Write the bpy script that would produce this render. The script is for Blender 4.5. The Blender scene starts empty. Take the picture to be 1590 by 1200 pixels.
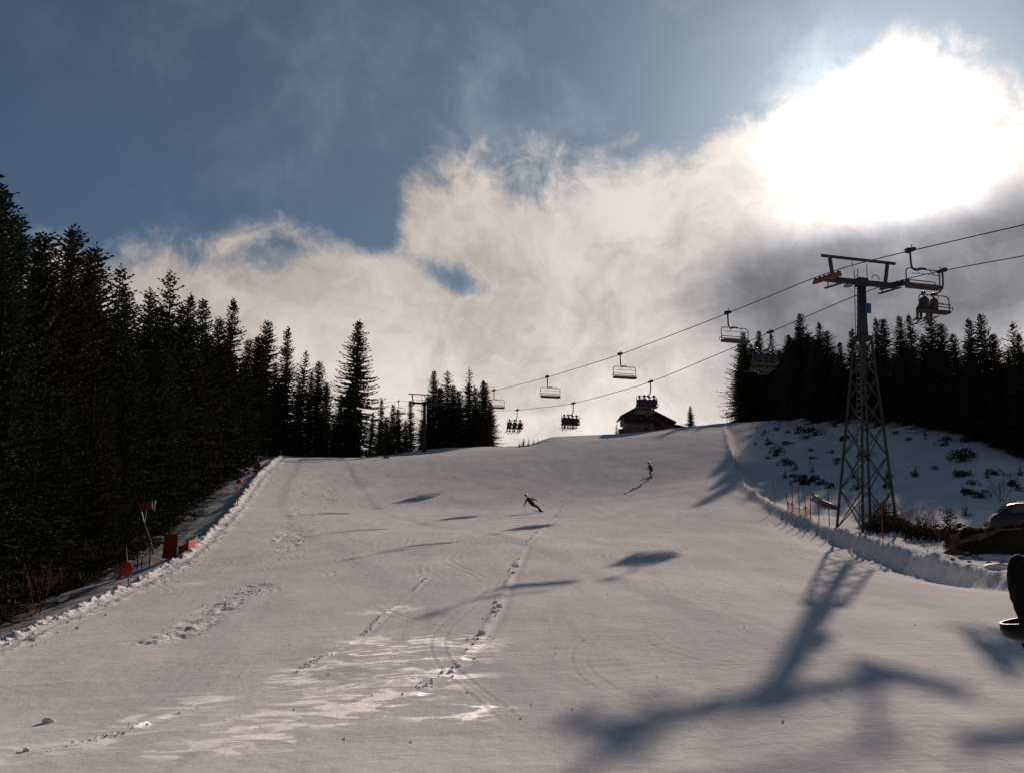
import bpy, bmesh, math, random
import numpy as np
from mathutils import Vector, Matrix

SC = bpy.context.scene
COL = SC.collection
R = math.radians

# ------------------------------------------------------------------ camera
F = 1590.0                      # focal length in photo pixels (36 mm on a 36 mm sensor)
PITCH = R(10.0)
cam_d = bpy.data.cameras.new('camera')
cam_d.sensor_width = 36.0
cam_d.lens = 36.0
cam_d.clip_start = 0.05
cam_d.clip_end = 8000.0
cam = bpy.data.objects.new('camera', cam_d)
COL.objects.link(cam)
cam.location = (0, 0, 0)
cam.rotation_euler = (R(90) + PITCH, 0, 0)
SC.camera = cam

SC.view_settings.view_transform = 'Standard'
SC.view_settings.look = 'None'
SC.view_settings.gamma = 1.0
SC.view_settings.exposure = -0.13
SC.view_settings.use_curve_mapping = False
SC.render.engine = 'CYCLES'
SC.cycles.use_denoising = True
SC.cycles.max_bounces = 6
SC.cycles.diffuse_bounces = 3
SC.cycles.glossy_bounces = 3
SC.cycles.transparent_max_bounces = 8


def ray(px, py):
    """photo pixel -> (x/y, z/y) of the viewing ray"""
    u = (px - 795.0) / F
    v = (600.0 - py) / F
    yy = math.cos(PITCH) - v * math.sin(PITCH)
    return u / yy, (math.sin(PITCH) + v * math.cos(PITCH)) / yy


def at(px, py, Y):
    a, b = ray(px, py)
    return Vector((a * Y, Y, b * Y))


def azel(px, py):
    a, b = ray(px, py)
    return math.degrees(math.atan(a)), math.degrees(math.atan2(b, math.hypot(a, 1)))


# ------------------------------------------------------------------ sun + sky
SUN_AZ, SUN_EL = azel(1382, 230)
s_az, s_el = R(SUN_AZ), R(SUN_EL)
SUNV = Vector((math.sin(s_az) * math.cos(s_el), math.cos(s_az) * math.cos(s_el), math.sin(s_el)))
sun_d = bpy.data.lights.new('sun', 'SUN')
sun_d.energy = 5.0
sun_d.angle = R(0.6)
sun_d.color = (1.0, 0.80, 0.67)
sun = bpy.data.objects.new('sun', sun_d)
COL.objects.link(sun)
sun.location = SUNV * 300
sun.rotation_euler = SUNV.to_track_quat('Z', 'Y').to_euler()


class NT:
    """tiny helper to write node maths"""
    def __init__(self, tree):
        self.t = tree

    def n(self, kind, **kw):
        nd = self.t.nodes.new(kind)
        for k, v in kw.items():
            setattr(nd, k, v)
        return nd

    def link(self, a, b):
        self.t.links.new(a, b)

    def _set(self, sock, v):
        if hasattr(v, 'is_output'):
            self.t.links.new(v, sock)
        else:
            sock.default_value = v

    def m(self, op, a, b=None, c=None, clamp=False):
        nd = self.n('ShaderNodeMath', operation=op)
        nd.use_clamp = clamp
        self._set(nd.inputs[0], a)
        if b is not None:
            self._set(nd.inputs[1], b)
        if c is not None:
            self._set(nd.inputs[2], c)
        return nd.outputs[0]

    def add(self, a, b): return self.m('ADD', a, b)
    def sub(self, a, b): return self.m('SUBTRACT', a, b)
    def mul(self, a, b): return self.m('MULTIPLY', a, b)

    def v(self, op, a, b=None, out=0, scale=None):
        nd = self.n('ShaderNodeVectorMath', operation=op)
        self._set(nd.inputs[0], a)
        if b is not None:
            self._set(nd.inputs[1], b)
        if scale is not None:
            self._set(nd.inputs['Scale'], scale)
        return nd.outputs[out]

    def smooth(self, x, lo, hi, to0=0.0, to1=1.0):
        nd = self.n('ShaderNodeMapRange', interpolation_type='SMOOTHSTEP')
        self._set(nd.inputs['Value'], x)
        self._set(nd.inputs['From Min'], lo)
        self._set(nd.inputs['From Max'], hi)
        self._set(nd.inputs['To Min'], to0)
        self._set(nd.inputs['To Max'], to1)
        return nd.outputs[0]

    def noise(self, vec, scale, detail=4.0, rough=0.5, dist=0.0, out='Fac'):
        nd = self.n('ShaderNodeTexNoise')
        self._set(nd.inputs['Vector'], vec)
        nd.inputs['Scale'].default_value = scale
        nd.inputs['Detail'].default_value = detail
        nd.inputs['Roughness'].default_value = rough
        nd.inputs['Distortion'].default_value = dist
        return nd.outputs[out]

    def mix(self, fac, a, b, blend='MIX'):
        nd = self.n('ShaderNodeMix', data_type='RGBA', blend_type=blend)
        self._set(nd.inputs[0], fac)
        self._set(nd.inputs[6], a)
        self._set(nd.inputs[7], b)
        return nd.outputs[2]

    def comb(self, x, y, z):
        nd = self.n('ShaderNodeCombineXYZ')
        self._set(nd.inputs[0], x)
        self._set(nd.inputs[1], y)
        self._set(nd.inputs[2], z)
        return nd.outputs[0]


world = bpy.data.worlds.new('World')
SC.world = world
world.use_nodes = True
wt = world.node_tree
wt.nodes.clear()
W = NT(wt)
SKY_STRENGTH = 0.05
CLD = 1.0 / SKY_STRENGTH * 2.0 ** 0.10        # cloud radiance 1.0 = display white at this exposure

tc = W.n('ShaderNodeTexCoord')
dirv = W.v('NORMALIZE', tc.outputs['Generated'])
sep = W.n('ShaderNodeSeparateXYZ')
W.link(dirv, sep.inputs[0])
AZ = W.mul(W.m('ARCTAN2', sep.outputs[0], sep.outputs[1]), 57.29578)
EL = W.mul(W.m('ARCSINE', sep.outputs[2]), 57.29578)
AE = W.comb(AZ, EL, 0.0)
theta = W.mul(W.m('ARCCOSINE', W.m('MINIMUM', W.v('DOT_PRODUCT', dirv, tuple(SUNV), out=1), 0.99999)), 57.29578)

sky = W.n('ShaderNodeTexSky', sky_type='NISHITA')
sky.sun_disc = False
sky.sun_elevation = s_el
sky.sun_rotation = s_az
sky.altitude = 2600
sky.air_density = 0.75
sky.dust_density = 0.3
sky.ozone_density = 1.0

# cloud structure: large billows, wispy detail (domain-warped)
warp = W.noise(dirv, 3.0, 3.0, 0.5, out='Color')
wv = W.v('SCALE', W.v('SUBTRACT', warp, (0.5, 0.5, 0.5)), scale=0.22)
dw = W.v('ADD', dirv, wv)
stretched = W.v('MULTIPLY', dw, (1.0, 1.0, 1.25))
n_big = W.noise(stretched, 8.0, 8.0, 0.58)
warp2 = W.noise(dirv, 14.0, 4.0, 0.55, out='Color')
dw2 = W.v('ADD', stretched, W.v('SCALE', W.v('SUBTRACT', warp2, (0.5, 0.5, 0.5)), scale=0.09))
n_fine = W.noise(dw2, 17.0, 8.0, 0.62)
n_soft = W.noise(dw2, 5.0, 3.0, 0.5)

# upper edge of the cloud bank along the azimuth
top_pts = [(-40, 400), (60, 395), (150, 392), (220, 402), (300, 402), (400, 396), (480, 384), (550, 372),
           (585, 285), (640, 240), (720, 238), (800, 246), (880, 232), (960, 246), (1040, 228),
           (1110, 226), (1150, 190), (1200, 150), (1280, 108), (1390, 82), (1500, 100), (1600, 145)]
ramp = W.n('ShaderNodeValToRGB')
ramp.color_ramp.interpolation = 'EASE'
stops = [(-180.0, 15.0), (-75.0, 14.0), (-45.0, 17.0)]
for px, py in top_pts:
    stops.append(azel(px, py))
stops += [(36.0, 23.0), (60.0, 17.0), (110.0, 14.0), (180.0, 15.0)]
stops = stops[:1] + [s for s in stops[1:]]
els = ramp.color_ramp.elements
while len(els) > 1:
    els.remove(els[-1])
els[0].position = (stops[0][0] + 180) / 360
els[0].color = (stops[0][1] / 45,) * 3 + (1,)
for a, e in stops[1:]:
    el_ = els.new((a + 180) / 360)
    el_.color = (e / 45, e / 45, e / 45, 1)
W.link(W.m('DIVIDE', W.add(AZ, 180.0), 360.0), ramp.inputs[0])
el_top = W.mul(ramp.outputs[0], 45.0)


def blob(px, py, rx, ry, ang=0.0):
    """soft mask of a patch of the sky round one direction (radii in degrees)"""
    a, e = azel(px, py)
    d = W.v('SUBTRACT', AE, (a, e, 0))
    if ang:
        c, s = math.cos(R(ang)), math.sin(R(ang))
        x = W.v('DOT_PRODUCT', d, (c / rx, s / rx, 0), out=1)
        y = W.v('DOT_PRODUCT', d, (-s / ry, c / ry, 0), out=1)
        q = W.add(W.mul(x, x), W.mul(y, y))
    else:
        d = W.v('MULTIPLY', d, (1 / rx, 1 / ry, 0))
        q = W.v('DOT_PRODUCT', d, d, out=1)
    return W.m('POWER', 2.71828, W.mul(q, -1.0))


def total(*terms):
    s = None
    for w, b in terms:
        t = W.mul(b, w)
        s = t if s is None else W.add(s, t)
    return s


holes = total((6.9, blob(715, 442, 4.8, 1.6, -24)), (4.0, blob(855, 500, 2.6, 1.1, -15)), (4.6, blob(590, 350, 1.5, 2.0, -30)), (2.5, blob(520, 330, 2.2, 1.4, 0)),
              (6.0, blob(1015, 505, 1.3, 3.0, -20)), (3.6, blob(930, 400, 2.2, 1.2, 30)))
edge = W.add(W.sub(el_top, EL), W.mul(W.sub(n_big, 0.5), 9.0))
edge = W.add(edge, W.mul(W.sub(n_fine, 0.5), 6.0))
edge = W.sub(edge, holes)
dens = W.smooth(edge, -1.1, 2.1)
# thin high veil: streaks that fade out away from the sun
veil_n = W.noise(W.v('MULTIPLY', dw2, (1.5, 1.5, 1.0)), 4.2, 8.0, 0.6)
veil_streak = total((0.45, blob(745, 130, 2.2, 5.0, -12)), (0.22, blob(340, 250, 1.3, 3.2, -25)),
                    (0.20, blob(450, 270, 3.0, 1.6, 20)), (0.2, blob(140, 60, 4.0, 1.5, 0)))
veil = W.m('MULTIPLY', W.smooth(W.add(veil_n, W.mul(veil_streak, 0.45)), 0.46, 0.88),
           W.add(W.mul(W.m('POWER', 2.71828, W.mul(theta, -1 / 26.0)), 0.75), 0.02))
veil = W.m('MINIMUM', W.add(veil, W.mul(W.m('POWER', 2.71828, W.mul(theta, -1 / 17.0)), 0.66)), 1.0)

# thick parts turn grey because the light comes from behind them
thick = total((1.15, blob(1330, 428, 8.0, 2.5, 0)), (0.9, blob(1480, 470, 9.0, 4.2, 0)),
              (0.5, blob(1590, 330, 2.6, 2.4, 0)), (0.75, blob(1240, 560, 6.0, 4.5, 0)))
thick = W.m('ADD', thick, W.mul(W.sub(n_big, 0.5), 0.8))
thick = W.smooth(thick, 0.05, 1.25)

glow = W.add(W.mul(W.m('POWER', 2.71828, W.mul(W.m('POWER', W.m('DIVIDE', theta, 5.0), 2.0), -1.0)), 1.7),
             W.mul(W.m('POWER', 2.71828, W.mul(theta, -1 / 20.0)), 0.46))
base_b = W.add(glow, W.smooth(theta, 40.0, 120.0, 0.47, 0.19))
tex_b = W.smooth(W.add(W.mul(n_fine, 0.55), W.mul(n_soft, 0.45)), 0.32, 0.66, 0.68, 1.15)
bright = W.mul(W.mul(base_b, tex_b), W.smooth(EL, 6.0, 17.0, 1.38, 1.0))
bright = W.mul(bright, W.sub(1.0, W.mul(thick, 0.68)))
ccol = W.mix(thick, (1.0, 0.90, 0.84, 1), (0.93, 0.93, 1.0, 1))
cl = W.v('SCALE', ccol, scale=W.mul(bright, CLD))
vcol = W.v('SCALE', (0.86, 0.96, 1.04), scale=W.mul(W.add(W.m('MINIMUM', W.sub(base_b, 0.10), 0.62), W.mul(W.m('POWER', 2.71828, W.mul(W.m('POWER', W.m('DIVIDE', theta, 9.0), 2.0), -1.0)), 0.95)), CLD))
clear = W.mix(1.0, sky.outputs[0], (0.86, 0.98, 0.92, 1), 'MULTIPLY')   # colour grade of the clear sky towards teal
col = W.mix(veil, clear, vcol)
col = W.mix(dens, col, cl)
bg = W.n('ShaderNodeBackground')
bg.inputs['Strength'].default_value = SKY_STRENGTH
W.link(col, bg.inputs['Color'])
wo = W.n('ShaderNodeOutputWorld')
W.link(bg.outputs[0], wo.inputs['Surface'])


# ------------------------------------------------------------------ helpers
def tag(o, label=None, cat=None, group=None, kind=None):
    if label: o['label'] = label
    if cat: o['category'] = cat
    if group: o['group'] = group
    if kind: o['kind'] = kind
    return o


def empty(name, loc=(0, 0, 0), rot=(0, 0, 0)):
    o = bpy.data.objects.new(name, None)
    o.empty_display_size = 0.2
    COL.objects.link(o)
    o.location = loc
    o.rotation_euler = rot
    return o


def copy_tree(o, parent=None, name=None):
    c = o.copy()
    if name:
        c.name = name
    COL.objects.link(c)
    c.parent = parent
    for ch in o.children:
        copy_tree(ch, c)
    return c


class MB:
    """collects verts and faces for one mesh object"""
    def __init__(self):
        self.v, self.f = [], []

    def add(self, vs, fs):
        o = len(self.v)
        self.v += [tuple(p) for p in vs]
        self.f += [tuple(i + o for i in q) for q in fs]
        return self

    def box(self, c, s, M=None):
        hx, hy, hz = s[0] / 2, s[1] / 2, s[2] / 2
        vs = [Vector((x * hx, y * hy, z * hz)) for z in (-1, 1) for y in (-1, 1) for x in (-1, 1)]
        if M is not None:
            vs = [M @ p for p in vs]
        vs = [p + Vector(c) for p in vs]
        return self.add(vs, [(0, 2, 3, 1), (4, 5, 7, 6), (0, 1, 5, 4), (2, 6, 7, 3), (0, 4, 6, 2), (1, 3, 7, 5)])

    def beam(self, a, b, w, h, up=(0, 0, 1)):
        a, b = Vector(a), Vector(b)
        d = (b - a)
        L = d.length
        d.normalize()
        s = d.cross(Vector(up))
        if s.length < 1e-4:
            s = d.cross(Vector((0, 1, 0)))
        s.normalize()
        u = s.cross(d)
        vs = []
        for p in (a, b):
            for i, j in ((-1, -1), (1, -1), (1, 1), (-1, 1)):
                vs.append(p + s * (i * w / 2) + u * (j * h / 2))
        return self.add(vs, [(0, 3, 2, 1), (4, 5, 6, 7), (0, 1, 5, 4), (1, 2, 6, 5), (2, 3, 7, 6), (3, 0, 4, 7)])

    def tube(self, pts, rad, n=8, cap=True):
        pts = [Vector(p) for p in pts]
        if not hasattr(rad, '__len__'):
            rad = [rad] * len(pts)
        t0 = (pts[1] - pts[0]).normalized()
        ref = Vector((0, 0, 1)) if abs(t0.z) < 0.9 else Vector((0, 1, 0))
        rings = []
        s = t0.cross(ref).normalized()
        for i, p in enumerate(pts):
            if i == 0:
                t = t0
            elif i == len(pts) - 1:
                t = (pts[i] - pts[i - 1]).normalized()
            else:
                t = ((pts[i] - pts[i - 1]).normalized() + (pts[i + 1] - pts[i]).normalized()).normalized()
            s = (s - t * s.dot(t)).normalized()
            u = t.cross(s)
            rings.append([p + (s * math.cos(2 * math.pi * k / n) + u * math.sin(2 * math.pi * k / n)) * rad[i] for k in range(n)])
        vs = [q for r in rings for q in r]
        fs = []
        for i in range(len(pts) - 1):
            for k in range(n):
                k2 = (k + 1) % n
                fs.append((i * n + k, i * n + k2, (i + 1) * n + k2, (i + 1) * n + k))
        if cap:
            fs.append(tuple(range(n - 1, -1, -1)))
            fs.append(tuple((len(pts) - 1) * n + k for k in range(n)))
        return self.add(vs, fs)

    def ball(self, c, r, nu=8, nv=6, sc=(1, 1, 1)):
        c = Vector(c)
        vs = [c + Vector((0, 0, -r * sc[2]))]
        for j in range(1, nv):
            b = -math.pi / 2 + math.pi * j / nv
            for i in range(nu):
                a = 2 * math.pi * i / nu
                vs.append(c + Vector((r * sc[0] * math.cos(b) * math.cos(a), r * sc[1] * math.cos(b) * math.sin(a), r * sc[2] * math.sin(b))))
        vs.append(c + Vector((0, 0, r * sc[2])))
        fs = [(0, 1 + (i + 1) % nu, 1 + i) for i in range(nu)]
        for j in range(nv - 2):
            for i in range(nu):
                i2 = (i + 1) % nu
                fs.append((1 + j * nu + i, 1 + j * nu + i2, 1 + (j + 1) * nu + i2, 1 + (j + 1) * nu + i))
        t = len(vs) - 1
        fs += [(t, 1 + (nv - 2) * nu + i, 1 + (nv - 2) * nu + (i + 1) % nu) for i in range(nu)]
        return self.add(vs, fs)

    def prism(self, prof, y0, y1, M=None):
        """extrude a closed (x,z) profile along y"""
        n = len(prof)
        vs = [Vector((x, y0, z)) for x, z in prof] + [Vector((x, y1, z)) for x, z in prof]
        if M is not None:
            vs = [M @ p for p in vs]
        fs = [tuple(range(n)), tuple(range(2 * n - 1, n - 1, -1))]
        fs += [(i, i + n, (i + 1) % n + n, (i + 1) % n) for i in range(n)]
        return self.add(vs, fs)

    def mesh(self, name, mat, smooth=False):
        me = bpy.data.meshes.new(name)
        me.from_pydata(self.v, [], self.f)
        me.update()
        if mat is not None:
            me.materials.append(mat)
        if smooth:
            me.polygons.foreach_set('use_smooth', [True] * len(me.polygons))
        return me

    def build(self, name, mat, parent=None, smooth=False, loc=None, bevel=0.0):
        o = bpy.data.objects.new(name, self.mesh(name, mat, smooth))
        COL.objects.link(o)
        o.parent = parent
        if loc is not None:
            o.location = loc
        if bevel:
            b = o.modifiers.new('bevel', 'BEVEL')
            b.width = bevel
            b.segments = 2
            b.limit_method = 'ANGLE'
        return o


def mesh_np(name, verts, faces_flat, loop_n, mat, smooth=False):
    """fast mesh from numpy: all faces have loop_n corners"""
    me = bpy.data.meshes.new(name)
    nf = len(faces_flat) // loop_n
    me.vertices.add(len(verts))
    me.vertices.foreach_set('co', np.asarray(verts, np.float32).ravel())
    me.loops.add(len(faces_flat))
    me.loops.foreach_set('vertex_index', np.asarray(faces_flat, np.int32))
    me.polygons.add(nf)
    me.polygons.foreach_set('loop_start', np.arange(0, nf * loop_n, loop_n, dtype=np.int32))
    me.polygons.foreach_set('use_smooth', np.full(nf, smooth))
    me.update(calc_edges=True)
    if mat is not None:
        me.materials.append(mat)
    return me


# ------------------------------------------------------------------ materials
def mat_new(name):
    m = bpy.data.materials.new(name)
    m.use_nodes = True
    t = m.node_tree
    b = t.nodes['Principled BSDF']
    return m, NT(t), b


def simple(name, rgb, rough=0.6, metal=0.0, var=0.25, scale=6.0, spec=0.4, bump=0.0, bscale=30.0):
    """procedural colour with soft mottling"""
    m, N, b = mat_new(name)
    tcn = N.n('ShaderNodeTexCoord')
    f = N.noise(tcn.outputs['Object'], scale, 5.0, 0.6)
    lo = tuple(c * (1 - var) for c in rgb) + (1,)
    hi = tuple(min(1, c * (1 + var)) for c in rgb) + (1,)
    N.link(N.mix(N.smooth(f, 0.3, 0.7), lo, hi), b.inputs['Base Color'])
    b.inputs['Roughness'].default_value = rough
    b.inputs['Metallic'].default_value = metal
    b.inputs['Specular IOR Level'].default_value = spec
    if bump:
        bn = N.n('ShaderNodeBump')
        bn.inputs['Strength'].default_value = bump
        N.link(N.noise(tcn.outputs['Object'], bscale, 4.0, 0.6), bn.inputs['Height'])
        N.link(bn.outputs[0], b.inputs['Normal'])
    return m


M = {}
M['bark'] = simple('bark', (0.07, 0.05, 0.038), 0.9, var=0.4, spec=0.1)
M['needle'] = simple('needles', (0.040, 0.050, 0.033), 0.95, var=0.3, scale=1.5, spec=0.03)
M['needle2'] = simple('needles_brownish', (0.052, 0.046, 0.032), 0.95, var=0.3, scale=1.5, spec=0.03)
M['twig'] = simple('twigs', (0.15, 0.085, 0.05), 0.85, var=0.35, spec=0.1)
M['steel'] = simple('galvanised_steel', (0.07, 0.072, 0.076), 0.65, 0.2, 0.2, 3.0)
M['greensteel'] = simple('green_grey_paint', (0.028, 0.037, 0.038), 0.65, 0.0, 0.25, 2.0)
M['darksteel'] = simple('dark_steel', (0.05, 0.05, 0.055), 0.5, 0.5, 0.2)
M['rubber'] = simple('rubber', (0.03, 0.03, 0.03), 0.7)
M['cable'] = simple('wire_rope', (0.09, 0.09, 0.10), 0.6, 0.5, 0.2)
M['rustred'] = simple('rust_red_paint', (0.20, 0.07, 0.05), 0.6, 0.0, 0.3)
M['seat'] = simple('seat_padding', (0.06, 0.045, 0.04), 0.7)
M['blue'] = simple('blue_plate', (0.02, 0.06, 0.16), 0.5)
M['concrete'] = simple('concrete', (0.30, 0.29, 0.27), 0.9, var=0.3, bump=0.3)
M['redpole'] = simple('red_plastic', (0.34, 0.035, 0.025), 0.6, var=0.2)
M['redpad'] = simple('red_padding', (0.27, 0.022, 0.012), 0.8, var=0.25)
M['rednet'] = simple('red_netting', (0.38, 0.045, 0.03), 0.7, var=0.2)
M['orange'] = simple('orange_panel', (0.22, 0.05, 0.016), 0.8, var=0.3)
M['pale'] = simple('pale_paint', (0.24, 0.24, 0.25), 0.6)
M['greypost'] = simple('grey_post', (0.16, 0.165, 0.18), 0.8)
M['timber'] = simple('dark_timber', (0.055, 0.038, 0.028), 0.85, var=0.4, scale=2.0)
M['plaster'] = simple('pale_plaster', (0.22, 0.21, 0.20), 0.9, var=0.2, scale=1.2)
M['shingle'] = simple('wood_shingle', (0.06, 0.045, 0.038), 0.9, var=0.45, scale=3.0, bump=0.4, bscale=8.0)
M['glass'] = simple('window_glass', (0.02, 0.022, 0.025), 0.12, spec=0.6)
M['jacket_black'] = simple('black_jacket', (0.025, 0.025, 0.03), 0.75)
M['jacket_brown'] = simple('brown_jacket', (0.10, 0.042, 0.024), 0.75)
M['jacket_blue'] = simple('navy_jacket', (0.03, 0.045, 0.09), 0.75)
M['trousers'] = simple('dark_trousers', (0.03, 0.026, 0.028), 0.8)
M['trousers_brown'] = simple('brown_trousers', (0.10, 0.045, 0.03), 0.8)
M['skin'] = simple('skin', (0.50, 0.30, 0.22), 0.6, var=0.1)
M['helmet'] = simple('helmet_shell', (0.04, 0.04, 0.045), 0.35)
M['boot'] = simple('ski_boot', (0.05, 0.05, 0.055), 0.4)
M['goggles'] = simple('goggle_lens', (0.02, 0.02, 0.025), 0.15)
M['ski'] = simple('ski_topsheet', (0.045, 0.035, 0.04), 0.35)
M['carpaint'] = simple('dark_car_paint', (0.018, 0.022, 0.028), 0.25, var=0.1, spec=0.5)
M['chrome'] = simple('bright_metal', (0.6, 0.6, 0.6), 0.25, 1.0, 0.05)
M['headlamp'] = simple('headlamp_glass', (0.25, 0.25, 0.26), 0.15, spec=0.7)
M['grip'] = simple('black_grip', (0.008, 0.008, 0.009), 0.75, var=0.1, spec=0.08)
M['pink'] = simple('pink_shaft', (0.45, 0.10, 0.14), 0.35, 0.3)
M['stone'] = simple('rock', (0.16, 0.15, 0.14), 0.9, var=0.4, bump=0.6, bscale=6.0)


def snow_material():
    m, N, b = mat_new('snow')
    g = N.n('ShaderNodeNewGeometry').outputs['Position']
    at_i = N.n('ShaderNodeAttribute', attribute_name='ice').outputs['Fac']
    at_e = N.n('ShaderNodeAttribute', attribute_name='earth').outputs['Fac']
    at_p = N.n('ShaderNodeAttribute', attribute_name='piste').outputs['Fac']
    big = N.noise(g, 0.16, 5.0, 0.6)
    # scraped bands run down the slope
    al = N.v('MULTIPLY', g, (1.0, 0.16, 1.0))
    band = N.noise(al, 0.55, 6.0, 0.62, 0.6)
    band2 = N.noise(N.v('MULTIPLY', g, (0.22, 1.0, 1.0)), 0.9, 5.0, 0.6, 0.8)
    grain = N.noise(g, 26.0, 4.0, 0.7)
    mid = N.noise(g, 3.2, 6.0, 0.65)
    c = N.mix(N.smooth(N.add(N.mul(big, 0.5), N.mul(band, 0.5)), 0.34, 0.66), (0.66, 0.665, 0.69, 1), (0.80, 0.795, 0.79, 1))
    c = N.mix(N.mul(N.smooth(band2, 0.52, 0.74), 0.35), c, (0.58, 0.59, 0.625, 1))
    c = N.mix(N.mul(N.smooth(mid, 0.5, 0.8), 0.22), c, (0.92, 0.91, 0.90, 1))
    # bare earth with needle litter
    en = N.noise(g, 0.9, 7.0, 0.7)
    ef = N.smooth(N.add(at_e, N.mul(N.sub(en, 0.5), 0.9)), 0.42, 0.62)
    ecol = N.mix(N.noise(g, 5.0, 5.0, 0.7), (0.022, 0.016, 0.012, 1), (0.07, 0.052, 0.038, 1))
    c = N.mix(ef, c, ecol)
    # painted shade: mottled grey darkens the snow strip beside the forest
    at_shade = N.n('ShaderNodeAttribute', attribute_name='strip_shade').outputs['Fac']
    shade_f = N.mul(at_shade, N.smooth(N.noise(g, 2.2, 7.0, 0.75), 0.30, 0.56))
    c = N.mix(N.mul(shade_f, 0.75), c, (0.15, 0.145, 0.15, 1))
    icn = N.noise(N.v('MULTIPLY', g, (0.55, 1.0, 1.0)), 1.9, 6.0, 0.62, 0.9)
    icf = N.mul(N.smooth(at_i, 0.15, 0.6), N.smooth(icn, 0.49, 0.58))
    c = N.mix(icf, c, (0.95, 0.945, 0.94, 1))
    N.link(c, b.inputs['Base Color'])
    # polished icy patches on the piste shine in the low sun
    rough = N.sub(0.86, N.mul(icf, 0.14))
    rough = N.sub(rough, N.mul(N.smooth(band, 0.55, 0.78), N.mul(at_p, 0.14)))
    rough = N.m('MAXIMUM', N.add(rough, N.mul(ef, 0.3)), 0.3)
    N.link(rough, b.inputs['Roughness'])
    b.inputs['Specular IOR Level'].default_value = 0.0
    N.link(N.mul(icf, 0.92), b.inputs['Metallic'])     # glazed crust scatters the low sun forward
    # relief: crusty grains, skied-off bands, crossing ski tracks
    h = N.add(N.mul(mid, 0.055), N.mul(grain, 0.006))
    h = N.add(h, N.mul(band, 0.09))
    h = N.add(h, N.mul(band2, 0.05))
    h = N.add(h, N.mul(N.mul(N.noise(g, 1.3, 6.0, 0.7), N.sub(1.0, at_p)), 0.12))
    bn = N.n('ShaderNodeBump')
    bn.inputs["Strength"].default_value = 0.45
    bn.inputs['Distance'].default_value = 1.0
    N.link(h, bn.inputs['Height'])
    N.link(bn.outputs[0], b.inputs['Normal'])
    return m


M['snow'] = snow_material()


# ------------------------------------------------------------------ noise for the terrain
def _hash(ix, iy, seed):
    h = (ix * 374761393 + iy * 668265263 + seed * 974711) & 0xFFFFFFFF
    h = ((h ^ (h >> 13)) * 1274126177) & 0xFFFFFFFF
    return ((h ^ (h >> 16)) & 0xFFFF) / 65535.0


def vnoise(x, y, seed=0):
    x = np.asarray(x, float); y = np.asarray(y, float)
    ix = np.floor(x).astype(np.int64); iy = np.floor(y).astype(np.int64)
    fx = x - ix; fy = y - iy
    fx = fx * fx * fx * (fx * (fx * 6 - 15) + 10); fy = fy * fy * fy * (fy * (fy * 6 - 15) + 10)
    a = _hash(ix, iy, seed); b = _hash(ix + 1, iy, seed)
    c = _hash(ix, iy + 1, seed); d = _hash(ix + 1, iy + 1, seed)
    return (a * (1 - fx) + b * fx) * (1 - fy) + (c * (1 - fx) + d * fx) * fy - 0.5


def fbm(x, y, seed=0, oct=4, gain=0.5):
    s = 0; a = 1.0
    for k in range(oct):
        s = s + a * vnoise(x * 2 ** k + 17.3 * k, y * 2 ** k - 9.1 * k, seed + k)
        a *= gain
    return s


def sstep(a, b, x):
    t = np.clip((x - a) / (b - a), 0, 1)
    return t * t * (3 - 2 * t)


# ------------------------------------------------------------------ terrain
YT = np.arange(-160, 420, 0.5)


def table(pts, sig=3.0):
    ys, vs = zip(*pts)
    raw = np.interp(YT, ys, vs)
    k = np.exp(-0.5 * (np.arange(-40, 41) * 0.5 / sig) ** 2)
    k /= k.sum()
    return np.convolve(np.pad(raw, 40, mode='edge'), k, mode='valid')


def knots(lst):
    xs, zs = [], []
    for px, py, Y in lst:
        p = at(px, py, Y)
        xs.append((Y, p.x)); zs.append((Y, p.z))
    return xs, zs


lx, lz = knots([(0, 1002, 27), (100, 956, 34), (200, 914, 42), (290, 864, 55), (335, 820, 73), (370, 782, 92), (400, 740, 115), (435, 709, 140), (452, 707, 150)])
rx, rz_ = knots([(1600, 903, 33.5), (1530, 886, 37.5), (1420, 858, 46), (1320, 829, 58), (1240, 801, 67), (1202, 785, 73), (1162, 757, 88), (1143, 731, 109), (1134, 697, 124.5), (1129, 672, 141), (1128, 660, 158)])
T_XL = table([(-160, -16.0), (10, -12.0)] + lx + [(180, lx[-1][1]), (420, lx[-1][1])], 2.5)
T_ZL = table([(-160, -4.0), (0, -3.2), (14, -2.9)] + lz + [(200, lz[-1][1])], 3.5)
T_XR = table([(-160, 30), (0, 22), (25, 19.6)] + rx + [(200, 36)], 1.5)
T_ZR = table([(-160, -3.0), (0, -2.4), (20, -1.6)] + rz_ + [(200, rz_[-1][1] + 1)], 2.5)
T_ZC = table([(-160, -3.6), (0, -2.9), (12, -2.5), (16.5, -2.1), (27, -1.15), (42, 0.3), (58, 1.8), (80, 3.55), (100, 5.55),
              (117, 9.0), (140, 14.6), (150, 16.8), (160, 18.4), (200, 20)], 4.0)
SKYL = [(-800, 700), (-200, 690), (300, 715), (380, 712), (435, 707), (500, 708), (560, 711), (600, 707), (640, 700), (690, 695), (790, 692.5), (822, 691), (838, 684),
        (856, 677.5), (960, 673.5), (1060, 663), (1130, 656), (1190, 652), (1250, 648), (1330, 650), (1400, 655), (1500, 671), (1590, 706), (1700, 740), (2200, 800)]
SK_Q = [ray(p[0], p[1])[0] for p in SKYL]
SK_R = [ray(p[0], p[1])[1] for p in SKYL]
_q = np.linspace(-1.2, 1.2, 2401)
_r = np.interp(_q, SK_Q, SK_R)
_k = np.exp(-0.5 * (np.arange(-12, 13) / 4.0) ** 2); _k /= _k.sum()
SK_T = np.convolve(np.pad(_r, 12, mode='edge'), _k, mode='valid')
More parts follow.
